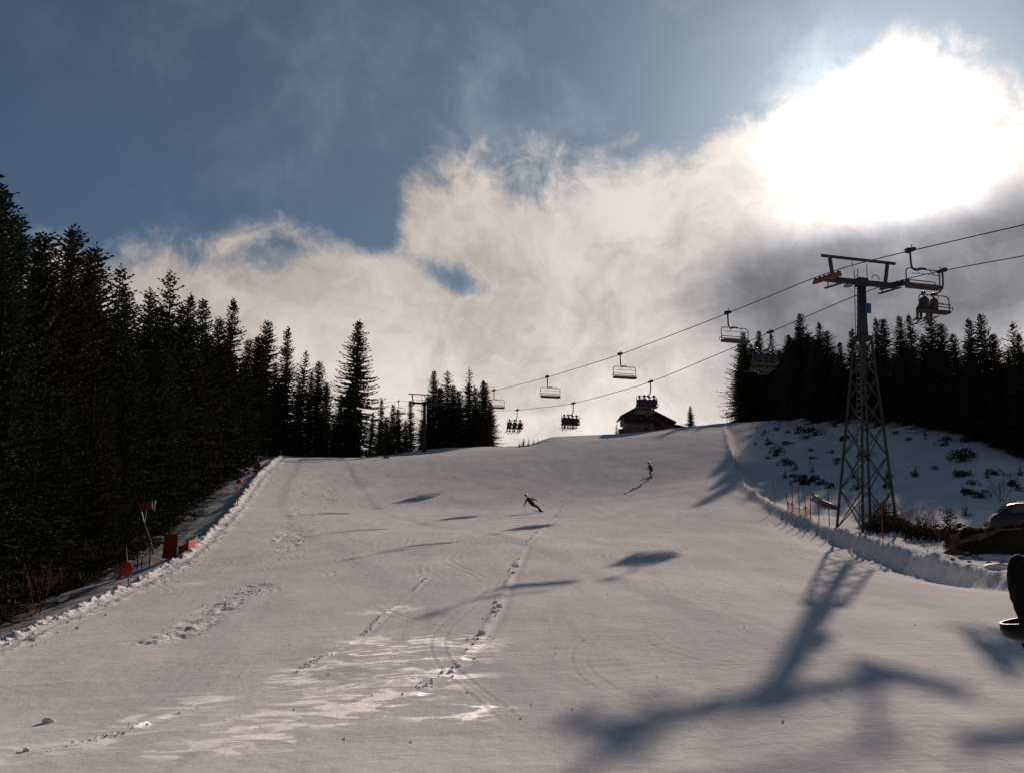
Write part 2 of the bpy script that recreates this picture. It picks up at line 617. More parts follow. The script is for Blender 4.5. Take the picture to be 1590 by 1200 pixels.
_yy = np.arange(20, 164, 0.5)
_xr = np.interp(_yy, YT, T_XR)
_qq = _xr / _yy
_ord = np.argsort(_qq)
YE_Q, YE_Y = _qq[_ord], _yy[_ord]
TRACKS = {}
YC_Q, YC_Y = [0.20, 0.27, 0.335, 0.40, 0.46, 0.55, 1.0], [176, 165, 149, 131, 117, 102, 80]


def seg_dist(x, y, pts):
    best = np.full(np.shape(x), 1e9)
    tt = np.zeros(np.shape(x))
    side = np.zeros(np.shape(x))
    L = 0.0
    for (ax, ay), (bx_, by_) in zip(pts[:-1], pts[1:]):
        dx, dy = bx_ - ax, by_ - ay
        l2 = dx * dx + dy * dy
        t = np.clip(((x - ax) * dx + (y - ay) * dy) / l2, 0, 1)
        ex, ey = x - (ax + t * dx), y - (ay + t * dy)
        d = np.hypot(ex, ey)
        s = dx * ey - dy * ex
        m = d < best
        best = np.where(m, d, best)
        side = np.where(m, np.sign(s), side)
        tt = np.where(m, L + t * math.sqrt(l2), tt)
        L += math.sqrt(l2)
    return best, side, tt


def H(x, y, detail=True):
    x = np.asarray(x, float); y = np.asarray(y, float)
    xl = np.interp(y, YT, T_XL); zl = np.interp(y, YT, T_ZL)
    xr = np.interp(y, YT, T_XR); zr = np.interp(y, YT, T_ZR)
    zc = np.interp(y, YT, T_ZC)
    wall = np.interp(y, [20, 33, 41, 50, 60, 70, 90, 120], [0.0, 0.3, 0.95, 0.85, 0.55, 0.30, 0.2, 0.1])
    zre = zr - 0.15 * wall
    # piste: smooth cross-section through left edge, middle, right edge
    xx = np.clip(x, xl, xr)
    tl = np.clip((0 - xx) / np.maximum(-xl, 1), 0, 1)
    tr = np.clip(xx / np.maximum(xr, 1), 0, 1)
    m = 0.5 * ((zc - zl) / np.maximum(-xl, 1) + (zre - zc) / np.maximum(xr, 1))   # shared slope in the middle
    zp_l = zc - m * (-xl) * tl + (zl - zc + m * (-xl)) * tl ** 2
    zp_r = zc + m * xr * tr + (zre - zc - m * xr) * tr ** 2
    z = np.where(x < 0, zp_l, zp_r)
    # right side: cut bank and snowy hillside behind it
    d_r = x - xr
    z = z - 0.85 * wall * sstep(-4.5, -0.75, d_r) * (d_r < 0) + wall * sstep(-0.75, 0.05, d_r)
    yq = np.maximum(y, 11.0)
    q = x / yq
    ye = np.interp(q, YE_Q, YE_Y)
    ze = np.interp(ye, YT, T_ZR)
    yc = np.interp(q, YC_Q, YC_Y)
    zcst = np.interp(q, _q, SK_T) * yc
    t = np.clip((y - ye) / np.maximum(yc - ye, 5), 0, 1.6)
    g = np.clip(t, 0, 1)
    g = 0.75 * g ** 1.3 + 0.25 * g ** 2.5
    g = np.minimum(g, 1.0)
    bank = ze + (zcst - ze) * g
    bank = bank + 0.9 * np.interp(q, _q, SK_T) * np.clip(y - yc, 0, 80) * (1 - sstep(0.25, 0.29, q)) * sstep(0.19, 0.205, q)
    z = np.where((d_r > 0) & (t > 0), bank, z)
    # parking shelf of bare earth at the far right
    sh = sstep(ray(1435, 850)[0], ray(1530, 850)[0], q) * sstep(43.5, 46.3, y) * (1 - sstep(57, 66, y))
    shelf = 1.55 + 0.75 * fbm(x * 0.45, y * 0.6, 77, 5, 0.6)
    z = np.where(d_r > 0, z * (1 - sh) + np.maximum(shelf, z * 0.4 + 0.6 * shelf) * sh, z)
    # left side: ditch and wooded hillside
    d_l = xl - x
    slope = np.interp(y, [0, 60, 110, 140, 170], [0.25, 0.32, 0.30, 0.10, 0.03])
    ditch = -0.33 * np.clip(d_l, 0, 7.5) * np.interp(y, [0, 60, 90, 130, 150], [0.9, 1, 0.9, 0.4, 0.05])
    hill = slope * 1.3 * np.maximum(0, d_l - 8.0) ** 1.0
    hill = np.minimum(hill, 16)
    z = np.where(d_l > 0, z + ditch + hill, z)
    # plateau above the head wall
    tb = sstep(150, 178, y) * (1 - sstep(0.195, 0.215, q))
    zpl = np.interp(q, _q, SK_T) * np.minimum(yq, 178.0) - 0.03 * np.maximum(yq - 178, 0)
    z = z * (1 - tb) + zpl * tb
    z = np.where(y > 230, z * np.exp(-(y - 230) / 500.0), z)
    # mound the photographer stands on
    rr = np.hypot(x, y)
    near = 1 - sstep(3.0, 11.0, rr)
    z = z * (1 - near) + (-1.36) * near
    if detail:
        on = sstep(-0.3, 0.6, -d_l) * sstep(-0.2, 0.8, -d_r)
        z = z + on * (0.10 * fbm(x * 0.16, y * 0.11, 3, 3) + 0.018 * fbm(x * 0.9, y * 0.45, 5, 3))
        off = (1 - on)
        z = z + off * (0.35 * fbm(x * 0.17, y * 0.17, 11, 4) * sstep(0.5, 5, np.maximum(d_l, d_r)) + 0.06 * fbm(x * 1.3, y * 1.3, 13, 3))
        # ploughed berm on the left edge, crumbly
        cr = np.clip(0.8 + 1.5 * fbm(x * 2.2, y * 1.7, 21, 4, 0.65), 0.25, 1.7)
        z = z + np.interp(y, [10, 60, 140, 152], [0.13, 0.17, 0.28, 0]) * cr * np.exp(-((d_l - 0.2) / 0.42) ** 2)
        z = z + np.interp(y, [10, 60, 140, 152], [0.04, 0.06, 0.09, 0]) * cr * np.exp(-((d_l + 0.8) / 0.25) ** 2)
        cr2 = np.clip(0.7 + 1.8 * fbm(x * 0.9 + 40, y * 0.9, 31, 3), 0.1, 2.0)
        z = z + np.interp(y, [20, 40, 60, 90, 150, 160], [0, 0.14, 0.16, 0.14, 0.14, 0]) * cr2 * np.exp(-((d_r - 0.35) / 0.45) ** 2)
        z = z + np.interp(y, [25, 38, 60, 110, 150], [0, 1, 1, 0.7, 0]) * np.exp(-((d_r + 0.25) / 0.9) ** 2) * (0.2 * fbm(x * 0.55, y * 0.55, 33, 2) + 0.16 * fbm(x * 2.1, y * 2.1, 35, 3, 0.6))
        for nm, (pts, w, hgt, dig) in TRACKS.items():
            d, s, t = seg_dist(x, y, pts)
            Lt = sum(math.dist(a, b) for a, b in zip(pts[:-1], pts[1:]))
            ends = sstep(0, 2.5, t) * (1 - sstep(Lt - 2.5, Lt, t))
            nz = np.clip(0.4 + 2.2 * fbm(t * 0.55, d * 3.0, 51, 3), 0, 1.6)
            z = z + ends * (hgt * nz * np.exp(-(d / w) ** 2) - dig * np.exp(-((d * s - 2.2 * w) / (1.3 * w)) ** 2))
    return z


def Hs(x, y):
    return float(H(np.array([x]), np.array([y]))[0])


def hit(px, py, y0=11.0, y1=260.0):
    """ground point seen at a photo pixel"""
    a, b = ray(px, py)
    ys = np.geomspace(y0, y1, 4000)
    dz = b * ys - H(a * ys, ys)
    i = np.argmax(dz <= 0)
    if dz[i] > 0:
        i = len(ys) - 1
    lo, hi = ys[max(i - 1, 0)], ys[i]
    y = 0.5 * (lo + hi)
    return Vector((a * y, y, Hs(a * y, y)))


def track(name, pix, w, hgt, dig):
    pts = []
    for p in pix:
        g = hit(*p)
        pts.append((g.x, g.y))
    TRACKS_NEW[name] = (pts, w, hgt, dig)


TRACKS_NEW = {}
track('plough_line', [(884, 768), (872, 792), (815, 845), (800, 880), (782, 915), (768, 950), (745, 986), (715, 1022), (690, 1048), (640, 1078), (560, 1108), (500, 1124)], 0.10, 0.03, 0.02)
track('ski_line', [(672, 888), (640, 918), (600, 950), (560, 988), (515, 1012), (470, 1036), (436, 1052)], 0.07, 0.028, 0.01)
track('low_line', [(330, 1082), (265, 1108), (190, 1136), (90, 1158), (20, 1180)], 0.08, 0.028, 0.012)
TRACKS = TRACKS_NEW

_py = np.linspace(1215, 700, 470)
_ygrid = np.linspace(9, 152, 6000)
_zg = np.interp(_ygrid, YT, T_ZC)
_rg = _zg / _ygrid
_vg = (math.cos(PITCH) * _rg - math.sin(PITCH)) / (math.cos(PITCH) + math.sin(PITCH) * _rg)
_pyg = 600 - F * _vg
rows = np.interp(-_py, -_pyg, _ygrid)
rows = np.unique(np.round(rows, 4))
rows = rows[(rows > 10.5) & (rows < 151)]
ROWS = np.concatenate([np.linspace(-150, 8, 28), np.linspace(8.6, rows[0] - 0.3, 5), rows,
                       np.arange(rows[-1] + 0.4, 182, 0.6), np.geomspace(183, 4500, 40)])
qi = np.linspace(-0.60, 0.60, 860)
qo = np.geomspace(0.605, 9.0, 34)
QS = np.concatenate([-qo[::-1], qi, qo])
GY, GQ = np.meshgrid(ROWS, QS, indexing='ij')
GX = GQ * np.maximum(GY, 11.0)
GZ = H(GX, GY)
# ski tracks scratched into the crust: swinging pairs of grooves running down the piste
_rs = np.random.RandomState(4)
_in = (GX > np.interp(GY, YT, T_XL) + 1) & (GX < np.interp(GY, YT, T_XR) - 1.2)
for k in range(95):
    x0_, amp, wl, ph = _rs.uniform(-0.30, 0.34), _rs.uniform(0.4, 3.4), _rs.uniform(12, 34), _rs.uniform(0, 6.28)
    drift = _rs.uniform(-0.28, 0.28)
    ys_, ye_ = _rs.uniform(12, 60), _rs.uniform(60, 150)
    xc = x0_ * (8 + 0.72 * GY) + drift * (GY - 60) + amp * np.sin(2 * math.pi * GY / wl + ph)
    sl = x0_ * 0.72 + drift + amp * 2 * math.pi / wl * np.cos(2 * math.pi * GY / wl + ph)
    w = np.maximum(0.04, 0.0017 * GY)
    fade = sstep(ys_, ys_ + 5, GY) * (1 - sstep(ye_ - 8, ye_, GY)) * np.clip(0.5 + 1.8 * vnoise(GY * 0.35 + k * 7, GX * 0 + k, 300), 0, 1) * _in
    for off in (-0.14, 0.16):
        d = (GX - xc - off) / np.sqrt(1 + sl ** 2)
        GZ = GZ + fade * np.clip(GY / 45, 0.22, 1.0) * (0.25 + 0.6 * ((k * 37) % 10) / 10) * (-0.016 * np.exp(-(d / w) ** 2) + 0.010 * np.exp(-((d - 2.2 * w) / w) ** 2))
for pix in ([(520, 745), (508, 775), (490, 800), (462, 838), (445, 852)], [(478, 745), (462, 790), (428, 838), (420, 846)], [(400, 908), (350, 938), (315, 962), (262, 992), (235, 995)]):
    pts = [(lambda g: (g.x, g.y))(hit(*p)) for p in pix]
    d, s, t = seg_dist(GX, GY, pts)
    GZ = GZ + np.exp(-(d / 0.55) ** 4) * np.clip(0.5 + 2 * vnoise(t * 0.5, d * 0, 410), 0, 1) * (0.10 * fbm(GX * 2.6, GY * 2.2, 401, 3, 0.6) - 0.02)
nr, nc = GY.shape
GXL = np.interp(GY, YT, T_XL); GXR = np.interp(GY, YT, T_XR)
dl, dr = GXL - GX, GX - GXR
ice = np.zeros_like(GX)
for nm, (w0, off) in {'plough_line': (1.25, 0.75), 'ski_line': (0.9, -0.55), 'low_line': (0.55, 0.1)}.items():
    pts = TRACKS[nm][0]
    d, s, t = seg_dist(GX, GY, pts)
    sd = d * s
    ice = np.maximum(ice, np.exp(-((sd + off) / w0) ** 2) * (1 - sstep(21, 27, GY + 3 * fbm(GX * 0.5, GY * 0.5, 71, 2))))
for px, py, rxm, rym in [(380, 1155, 1.0, 0.5), (310, 1165, 0.8, 0.4), (300, 905, 0.7, 0.9), (525, 1062, 1.0, 0.7), (600, 945, 0.9, 0.9), (620, 1055, 1.6, 1.2), (720, 1105, 0.9, 0.6), (150, 1150, 1.6, 0.5), (440, 852, 0.5, 0.4)]:
    g = hit(px, py)
    ice = np.maximum(ice, np.exp(-(((GX - g.x) / rxm) ** 2 + ((GY - g.y) / rym) ** 2)))
ice = ice * sstep(-0.2, 0.6, -dl) * sstep(-0.2, 0.6, -dr)
verts = np.stack([GX, GY, GZ], -1).reshape(-1, 3)
# vertex normals for seamless shading across the two sheets
du = np.gradient(np.stack([GX, GY, GZ], -1), axis=1)
dv = np.gradient(np.stack([GX, GY, GZ], -1), axis=0)
nrm = np.cross(du, dv)
nrm /= np.linalg.norm(nrm, axis=-1, keepdims=True)
nrm = nrm.reshape(-1, 3)

# material masks with shapes of their own
GQp = GX / np.maximum(GY, 11.0)
a_strip_shade = (sstep(1.2, 4.5, dl) * (GY < 155)).ravel()  # mask of the shade painted on the snow left of the berm
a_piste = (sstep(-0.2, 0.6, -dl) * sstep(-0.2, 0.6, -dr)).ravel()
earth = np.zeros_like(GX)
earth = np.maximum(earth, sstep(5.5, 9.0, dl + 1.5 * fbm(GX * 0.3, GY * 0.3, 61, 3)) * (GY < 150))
yc_ = np.interp(GQp, YC_Q, YC_Y)
earth = np.maximum(earth, sstep(-4, 3, GY - yc_) * (dr > 0.5) * (GQp > 0.2))
earth = np.maximum(earth, sstep(ray(1440, 850)[0], ray(1490, 850)[0], GQp) * sstep(43.2, 45.0, GY) * (1 - sstep(56, 60, GY)) * (dr > 0.3))
# dark brushy ground round the tower foot
tf = hit(1345, 818)
earth = np.maximum(earth, 0.75 * np.exp(-(((GX - 24.2) / 3.4) ** 2 + ((GY - 58.5) / 2.6) ** 2)) * (dr > 0.9))
idx = np.arange(nr * nc).reshape(nr, nc)
quads = np.stack([idx[:-1, :-1], idx[:-1, 1:], idx[1:, 1:], idx[1:, :-1]], -1).reshape(-1, 4)
fcx = (dl[:-1, :-1] < -0.1) & (dr[:-1, :-1] < -0.1) & (dl[1:, 1:] < -0.1) & (dr[1:, 1:] < -0.1) & (GY[:-1, :-1] < 178) & (GY[:-1, :-1] > -60)
fcx = fcx.ravel()
del du, dv


def sheet(name, sel):
    qs = quads[sel]
    used = np.unique(qs)
    remap = np.full(nr * nc, -1, np.int64)
    remap[used] = np.arange(len(used))
    me = mesh_np(name, verts[used], remap[qs].ravel(), 4, M['snow'], True)
    for an, arr in (('ice', ice.ravel()), ('earth', earth.ravel()), ('piste', a_piste), ('strip_shade', a_strip_shade)):
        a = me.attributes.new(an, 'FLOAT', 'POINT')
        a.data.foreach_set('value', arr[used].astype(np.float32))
    me.normals_split_custom_set_from_vertices(nrm[used].tolist())
    o = bpy.data.objects.new(name, me)
    COL.objects.link(o)
    o['kind'] = 'structure'
    return o


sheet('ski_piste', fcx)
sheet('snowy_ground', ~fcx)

# ------------------------------------------------------------------ spruces
def spruce_mesh(seed, h=15.0, rad=2.4, shape=0.85, base=0.03, gap=0.0, ragged=0.25, dens=1.0, whorl=0.30, fine=1.0):
    """needle sprays on whorls of drooping branches (all sprays of a branch at once)"""
    rng = np.random.RandomState(seed)
    PP, DD, LL = [], [], []
    side = rng.uniform(0.82, 1.18, 6)
    z = base * h
    while z < h * 0.975:
        t = z / h
        prof = (1 - t) ** shape
        if shape < 0.6:
            prof = (1 - t ** 2.6) ** 0.9 * (0.62 + 0.38 * (1 - t))
        prof *= min(1.0, 0.6 + t / 0.10 * 0.4)
        L0 = rad * prof + 0.04
        nb = max(7, int(round((7.5 + 4.5 * prof) * dens)))
        a0 = rng.uniform(0, 6.28)
        wl = 1 + rng.normal(0, ragged * 0.5)
        for k in range(nb):
            if rng.rand() < (0.06 + gap) * (0.3 + t):
                continue
            a = a0 + 6.283 * k / nb + rng.normal(0, 0.25)
            L = max(L0 * wl * (1 + rng.normal(0, ragged)) * side[int(a / 1.048) % 6], 0.12)
            out = np.array([math.cos(a), math.sin(a), 0.0])
            lift = 0.75 * (t - 0.55)                 # lower branches hang, upper ones rise
            zb = z + rng.uniform(-0.1, 0.1)
            n = max(3, int(L / (0.115 * fine)))
            s = (np.arange(n) + 0.7) / n
            drop = lift * s * L - 0.22 * L * s * (1 - t) + 0.20 * L * s ** 3
            p = out[None] * (L * s)[:, None]
            p[:, 2] += zb + drop
            ln = (0.125 + 0.11 * (1 - s) * min(L, 1.5)) * (0.35 + 0.65 * fine)
            for sg in (-1, 1, 0):
                if sg:
                    b = a + sg * rng.uniform(0.35, 1.0, n)
                    d = np.stack([np.cos(b), np.sin(b), rng.uniform(-0.7, 0.1, n) + lift * 0.5], 1)
                    PP.append(p); DD.append(d); LL.append(ln * rng.uniform(0.7, 1.5, n))
                else:
                    m = rng.rand(n) < 0.6
                    d = np.array([out[0] * 0.3, out[1] * 0.3, -1.0])[None] + rng.normal(0, 0.25, (n, 3))
                    PP.append(p[m]); DD.append(d[m]); LL.append((ln * rng.uniform(0.6, 1.2, n))[m])
            PP.append(p[-1:]); DD.append((out + np.array([0, 0, 0.2]))[None]); LL.append(np.array([0.2]))
        z += whorl * rng.uniform(0.7, 1.3) * (0.45 + 0.6 * prof)
    for k in range(14):
        a = rng.uniform(0, 6.28)
        PP.append(np.array([[0, 0, h * (0.945 + 0.0035 * k)]])); DD.append(np.array([[0.6 * math.cos(a), 0.6 * math.sin(a), 0.6]])); LL.append(np.array([0.2]))
    P = np.concatenate(PP); D = np.concatenate(DD); L = np.concatenate(LL)[:, None]
    D /= np.linalg.norm(D, axis=1, keepdims=True)
    S = np.cross(D, rng.normal(size=D.shape)); S /= np.linalg.norm(S, axis=1, keepdims=True)
    Wd = L * rng.uniform(0.42, 0.7, L.shape)
    mid = P + D * L * 0.5
    V = np.stack([P - D * L * 0.1, mid + S * Wd * 0.5, P + D * L, mid - S * Wd * 0.5], 1).reshape(-1, 3)
    return V, np.arange(len(V))


def make_tree_proto(seed, mat, **kw):
    h = kw.get('h', 15.0)
    P, Q = spruce_mesh(seed, **kw)
    crown = mesh_np('crown', P, Q, 4, mat)
    tb = MB().tube([(0, 0, -0.6), (0, 0, h * 0.3), (0.03, 0, h * 0.7), (0, 0, h * 0.96)],
                   [h * 0.014, h * 0.0115, h * 0.006, h * 0.0012], 7)
    trunk = tb.mesh('trunk', M['bark'], True)
    return crown, trunk, h


PROTO = [
    make_tree_proto(1, M['needle'], h=15, rad=2.7, shape=0.80),
    make_tree_proto(2, M['needle'], h=15, rad=2.3, shape=0.90, ragged=0.32, gap=0.10),
    make_tree_proto(3, M['needle2'], h=15, rad=3.0, shape=0.74, ragged=0.28),
    make_tree_proto(4, M['needle'], h=15, rad=2.7, shape=0.86, gap=0.20, ragged=0.38, whorl=0.46),
    make_tree_proto(5, M['needle'], h=15, rad=2.2, shape=0.70, ragged=0.26),
    make_tree_proto(6, M['needle'], h=15, rad=2.3, shape=0.5, ragged=0.30, gap=0.06),      # columnar, rounded top
    make_tree_proto(7, M['needle2'], h=15, rad=2.9, shape=0.66, ragged=0.26, dens=1.1),
    make_tree_proto(8, M['needle'], h=15, rad=2.4, shape=0.85, gap=0.34, ragged=0.45, whorl=0.55),   # thin, open
]
FINE = {0: make_tree_proto(1, M['needle'], h=15, rad=2.7, shape=0.80, fine=0.5, dens=1.3),
        1: make_tree_proto(12, M['needle'], h=15, rad=2.4, shape=0.86, ragged=0.32, gap=0.10, fine=0.5, dens=1.3),
        2: make_tree_proto(3, M['needle2'], h=15, rad=3.0, shape=0.74, ragged=0.28, fine=0.5, dens=1.3),
        6: make_tree_proto(17, M['needle2'], h=15, rad=2.9, shape=0.66, ragged=0.30, fine=0.5, dens=1.3)}
FINE[4] = FINE[1]
ADJ = ['evenly conical', 'slim ragged', 'broad brownish', 'open-branched', 'slim dense', 'columnar', 'wide blunt-topped', 'thin gappy']
TREE_TOPS = []


def tree(px, top_py, Y, proto, label, group=None, wide=1.0, min_h=3.0):
    g = at(px, top_py, Y)
    gz = Hs(g.x, Y)
    h = max(g.z - gz, min_h)
    return plant_tree(g.x, Y, gz, h, proto, label, group, wide)


rt = random.Random(11)


def plant_tree(x, y, gz, h, proto, label, group=None, wide=1.0):
    crown, trunk, h0 = FINE[proto] if (y < 92 and proto in FINE) else PROTO[proto]
    o = empty('spruce_tree', (x, y, gz - 0.1), (rt.gauss(0, 0.018), rt.gauss(0, 0.018), rt.uniform(0, 6.28)))
    s = h / h0
    w = wide * s ** 0.85 * rt.uniform(0.9, 1.15)
    o.scale = (w, w, s)
    tag(o, label, 'spruce tree', group)
    c = bpy.data.objects.new('crown', crown)
    t = bpy.data.objects.new('trunk', trunk)
    for k in (c, t):
        COL.objects.link(k)
        k.parent = o
    TREE_TOPS.append((x, y))
    return o


LF = 'dark spruce in the dense forest on the hillside beside the red piste markers'
LFG = 'forest beside the red markers'
LFS = 'spruce of the hillside forest standing out against the sky'
LFSG = 'skyline spruces of the hillside forest'
left_sky = [(-45, 215, 50, 0), (0, 249, 52, 0), (25, 283, 54, 1), (51, 325, 58, 4), (80, 349, 62, 6), (116, 344, 67, 2), (137, 385, 72, 6), (160, 378, 74, 3),
            (195, 410, 80, 3), (218, 441, 86, 1), (236, 443, 90, 0), (252, 468, 95, 4), (273, 420, 97, 3), (289, 470, 104, 2), (305, 453, 106, 1), (316, 463, 112, 0),
            (338, 490, 118, 2), (360, 460, 120, 1), (380, 525, 134, 0), (398, 520, 150, 6)]
for px, py, Y, k in left_sky:
    tree(px, py, Y, k, ADJ[k] + ' ' + LFS, ADJ[k] + ' ' + LFSG, wide=1.12)
for px, py, Y, k, lab in [
        (409, 495, 158, 4, 'slim round-topped spruce between the hillside forest and the pointed spruce'),
        (447, 506, 160, 1, 'pointed spruce standing behind the crest next to a slim round-topped one'),
        (466, 541, 164, 3, 'ragged spruce with a long side branch behind the crest'),
        (495, 559, 162, 2, 'broad low spruce next to the tall columnar spruce'),
        (553, 494, 164, 5, 'tallest columnar spruce with rounded top standing apart behind the crest')]:
    tree(px, py, Y, k, lab, None, wide=1.1 if k != 5 else 1.35)
CR = 'dark spruce filling the row behind the piste crest beside the columnar spruce'
for px, py, Y, k in [(425, 560, 170, 0), (384, 560, 160, 2), (481, 575, 170, 0), (510, 592, 172, 4), (528, 610, 174, 2), (576, 640, 176, 1), (438, 585, 165, 6), (462, 590, 172, 2), (540, 600, 176, 6), (500, 640, 163, 6), (520, 650, 168, 2), (412, 580, 161, 2)]:
    tree(px, py, Y, k, CR, 'spruces behind the crest')
SM = 'small spruce between the columnar spruce and the far lift tower'
for px, py, Y, k in [(595, 617, 200, 1), (610, 626, 206, 0), (622, 633, 203, 2), (640, 621, 208, 1), (602, 645, 196, 2), (630, 650, 198, 0), (654, 650, 207, 4), (588, 650, 190, 0)]:
    tree(px, py, Y, k, SM, 'small far spruces', min_h=4)
CL = 'spruce in the isolated clump right beside the far lift tower'
for px, py, Y, k in [(672, 574, 188, 0), (694, 574, 190, 3), (703, 596, 186, 2), (729, 569, 189, 7), (728, 592, 187, 0), (748, 588, 186, 1), (753, 592, 188, 4), (683, 600, 187, 6), (716, 605, 190, 2),
                     (738, 600, 190, 0), (761, 622, 186, 2), (665, 615, 189, 4), (690, 625, 185, 6), (712, 628, 184, 0), (740, 630, 184, 2)]:
    tree(px, py, Y, k, ADJ[k] + ' ' + CL, ADJ[k] + ' spruces of the isolated clump', wide=1.12)

# fill of the left forest below its skyline
sk_px = [p[0] for p in left_sky]; sk_py = [p[1] for p in left_sky]
placed = []
tries = 0
while len(placed) < 120 and tries < 6000:
    tries += 1
    Y = rt.uniform(33, 150)
    xl = float(np.interp(Y, YT, T_XL))
    x = xl - rt.uniform(6.5, 30)
    q = x / Y
    px = 795 + F * q * 1.0
    if px < -110 or px > 395:
        continue
    if any((x - a) ** 2 + (Y - b) ** 2 < 9.0 for a, b in placed):
        continue
    gz = Hs(x, Y)
    lim = ray(px, np.interp(px, sk_px, sk_py) + rt.uniform(28, 90))[1] * Y - gz
    h = min(lim, rt.uniform(9, 19))
    if h < 4.5:
        continue
    placed.append((x, Y))
    k = rt.choice([0, 1, 2, 2, 4, 6, 6])
    plant_tree(x, Y, gz, h, k, ADJ[k] + LF[4:], ADJ[k] + ' spruces, ' + LFG, 1.2)

# right-hand forest on top of the bank
RS = 'spruce of the forest above the shrubby bank reaching into the sky'
right_sky = [(1155, 513, 166, 4), (1177, 511, 168, 0), (1198, 518, 168, 3), (1243, 484, 163, 0), (1270, 498, 162, 1), (1282, 511, 165, 2), (1302, 528, 166, 1), (1320, 508, 160, 1), (1342, 520, 162, 4),
             (1357, 491, 158, 1), (1367, 493, 160, 4), (1397, 488, 152, 0), (1417, 484, 150, 1), (1432, 520, 154, 2), (1447, 484, 146, 0), (1463, 500, 150, 2), (1482, 515, 146, 4), (1507, 492, 140, 1),
             (1518, 484, 138, 0), (1543, 516, 136, 2), (1567, 499, 132, 3), (1588, 514, 130, 1), (1612, 490, 126, 0), (1640, 505, 122, 2)]
for px, py, Y, k in right_sky:
    Y = float(np.interp(ray(px, 640)[0], YC_Q, YC_Y)) + rt.uniform(-2, 5)
    if px < 1215:
        Y = 234 + rt.uniform(-3, 4)
    tree(px, py, Y, k, ADJ[k] + ' ' + RS, ADJ[k] + ' skyline spruces above the bank', wide=1.15)
RF = 'spruce in the dark forest above the shrubby bank'
rsx = [p[0] for p in right_sky]; rsy = [p[1] for p in right_sky]
pl2 = []
tries = 0
while len(pl2) < 80 and tries < 4000:
    tries += 1
    px = rt.uniform(1222, 1650)
    q = ray(px, 640)[0]
    yc = float(np.interp(q, YC_Q, YC_Y))
    Y = yc + rt.uniform(-3.5, 24)
    x = q * Y
    if any((x - a) ** 2 + (Y - b) ** 2 < 6.0 for a, b in pl2):
        continue
    gz = Hs(x, Y)
    lim = ray(px, np.interp(px, rsx, rsy) + rt.uniform(22, 70))[1] * Y - gz
    h = min(lim, rt.uniform(9, 16))
    if h < 4:
        continue
    pl2.append((x, Y))
    k = rt.choice([0, 1, 2, 4, 6])
    plant_tree(x, Y, gz, h, k, ADJ[k] + ' ' + RF, ADJ[k] + ' spruces, forest above the bank', 1.15)
n_more = 0
while n_more < 46:
    px = rt.uniform(1150, 1300)
    Y = rt.uniform(170, 208) if px > 1222 else rt.uniform(222, 248)
    x = ray(px, 640)[0] * Y
    gz = Hs(x, Y)
    h = min(ray(px, np.interp(px, rsx, rsy) + rt.uniform(14, 55))[1] * Y - gz, 24)
    n_more += 1
    if h < 5:
        continue
    k = rt.choice([0, 2, 6])
    plant_tree(x, Y, gz, h, k, ADJ[k] + ' ' + RF, ADJ[k] + ' spruces, forest above the bank', 1.2)
# little spruces by the hut
tree(1072, 629, 186, 0, 'small pointed spruce at the low end of the mountain hut', None, 1.15, 2)
tree(957, 657, 190, 3, 'tiny thin spruce beside the plaster wall of the hut', None, 0.9, 1.2)

# ------------------------------------------------------------------ shrubs
def sapling_mesh(seed, h=1.6, rad=0.6, n=520):
    """scrubby young conifer: several uneven leaders, gaps, lopsided outline"""
    rng = np.random.RandomState(seed)
    P, Q = [], []
    stems = [(0, 0, h * rng.uniform(0.85, 1.05), rad * 0.8)]
    for k in range(rng.randint(2, 5)):
        a = rng.uniform(0, 6.28)
        r = rng.uniform(0.12, 0.32) * rad
        stems.append((r * math.cos(a), r * math.sin(a), h * rng.uniform(0.3, 0.75), rad * rng.uniform(0.45, 0.8)))
    lean = rng.normal(0, 0.09, 2)
    for sx, sy, sh, sr in stems:
        o = len(P)
        tx, ty = sx + lean[0] * sh * 0.9, sy + lean[1] * sh * 0.9
        P.extend([(0, 0, -0.1), (tx * 0.5 + 0.02, ty * 0.5, sh * 0.45), (tx, ty, sh * 0.92), (tx * 0.5 - 0.02, ty * 0.5 + 0.02, sh * 0.45)])
        Q.extend([o, o + 1, o + 2, o + 3])
    for i in range(n):
        sx, sy, sh, sr = stems[rng.randint(len(stems))]
        t = rng.rand() ** 1.2
        a = rng.uniform(0, 6.28)
        if math.sin(a * 3 + t * 9 + seed) > 0.72:
            continue
        r = sr * ((1 - t) ** 0.7) * rng.uniform(0.15, 1.0) * (0.75 + 0.35 * math.sin(t * 17 + seed))
        z = t * sh * 0.95 + 0.03
        p = np.array([sx + lean[0] * z + r * math.cos(a) * 0.6, sy + lean[1] * z + r * math.sin(a) * 0.6, z])
        d = np.array([math.cos(a), math.sin(a), rng.uniform(-0.4, 0.7)])
        d /= np.linalg.norm(d)
        L = 0.07 + r * 0.40
        s = np.cross(d, rng.normal(size=3)); s /= np.linalg.norm(s)
        o = len(P)
        P.extend([p, p + d * L * 0.5 + s * L * 0.22, p + d * L, p + d * L * 0.5 - s * L * 0.22])
        Q.extend([o, o + 1, o + 2, o + 3])
    return mesh_np('foliage', np.array(P, float), np.array(Q), 4, M['needle2'] if seed % 2 else M['needle'])


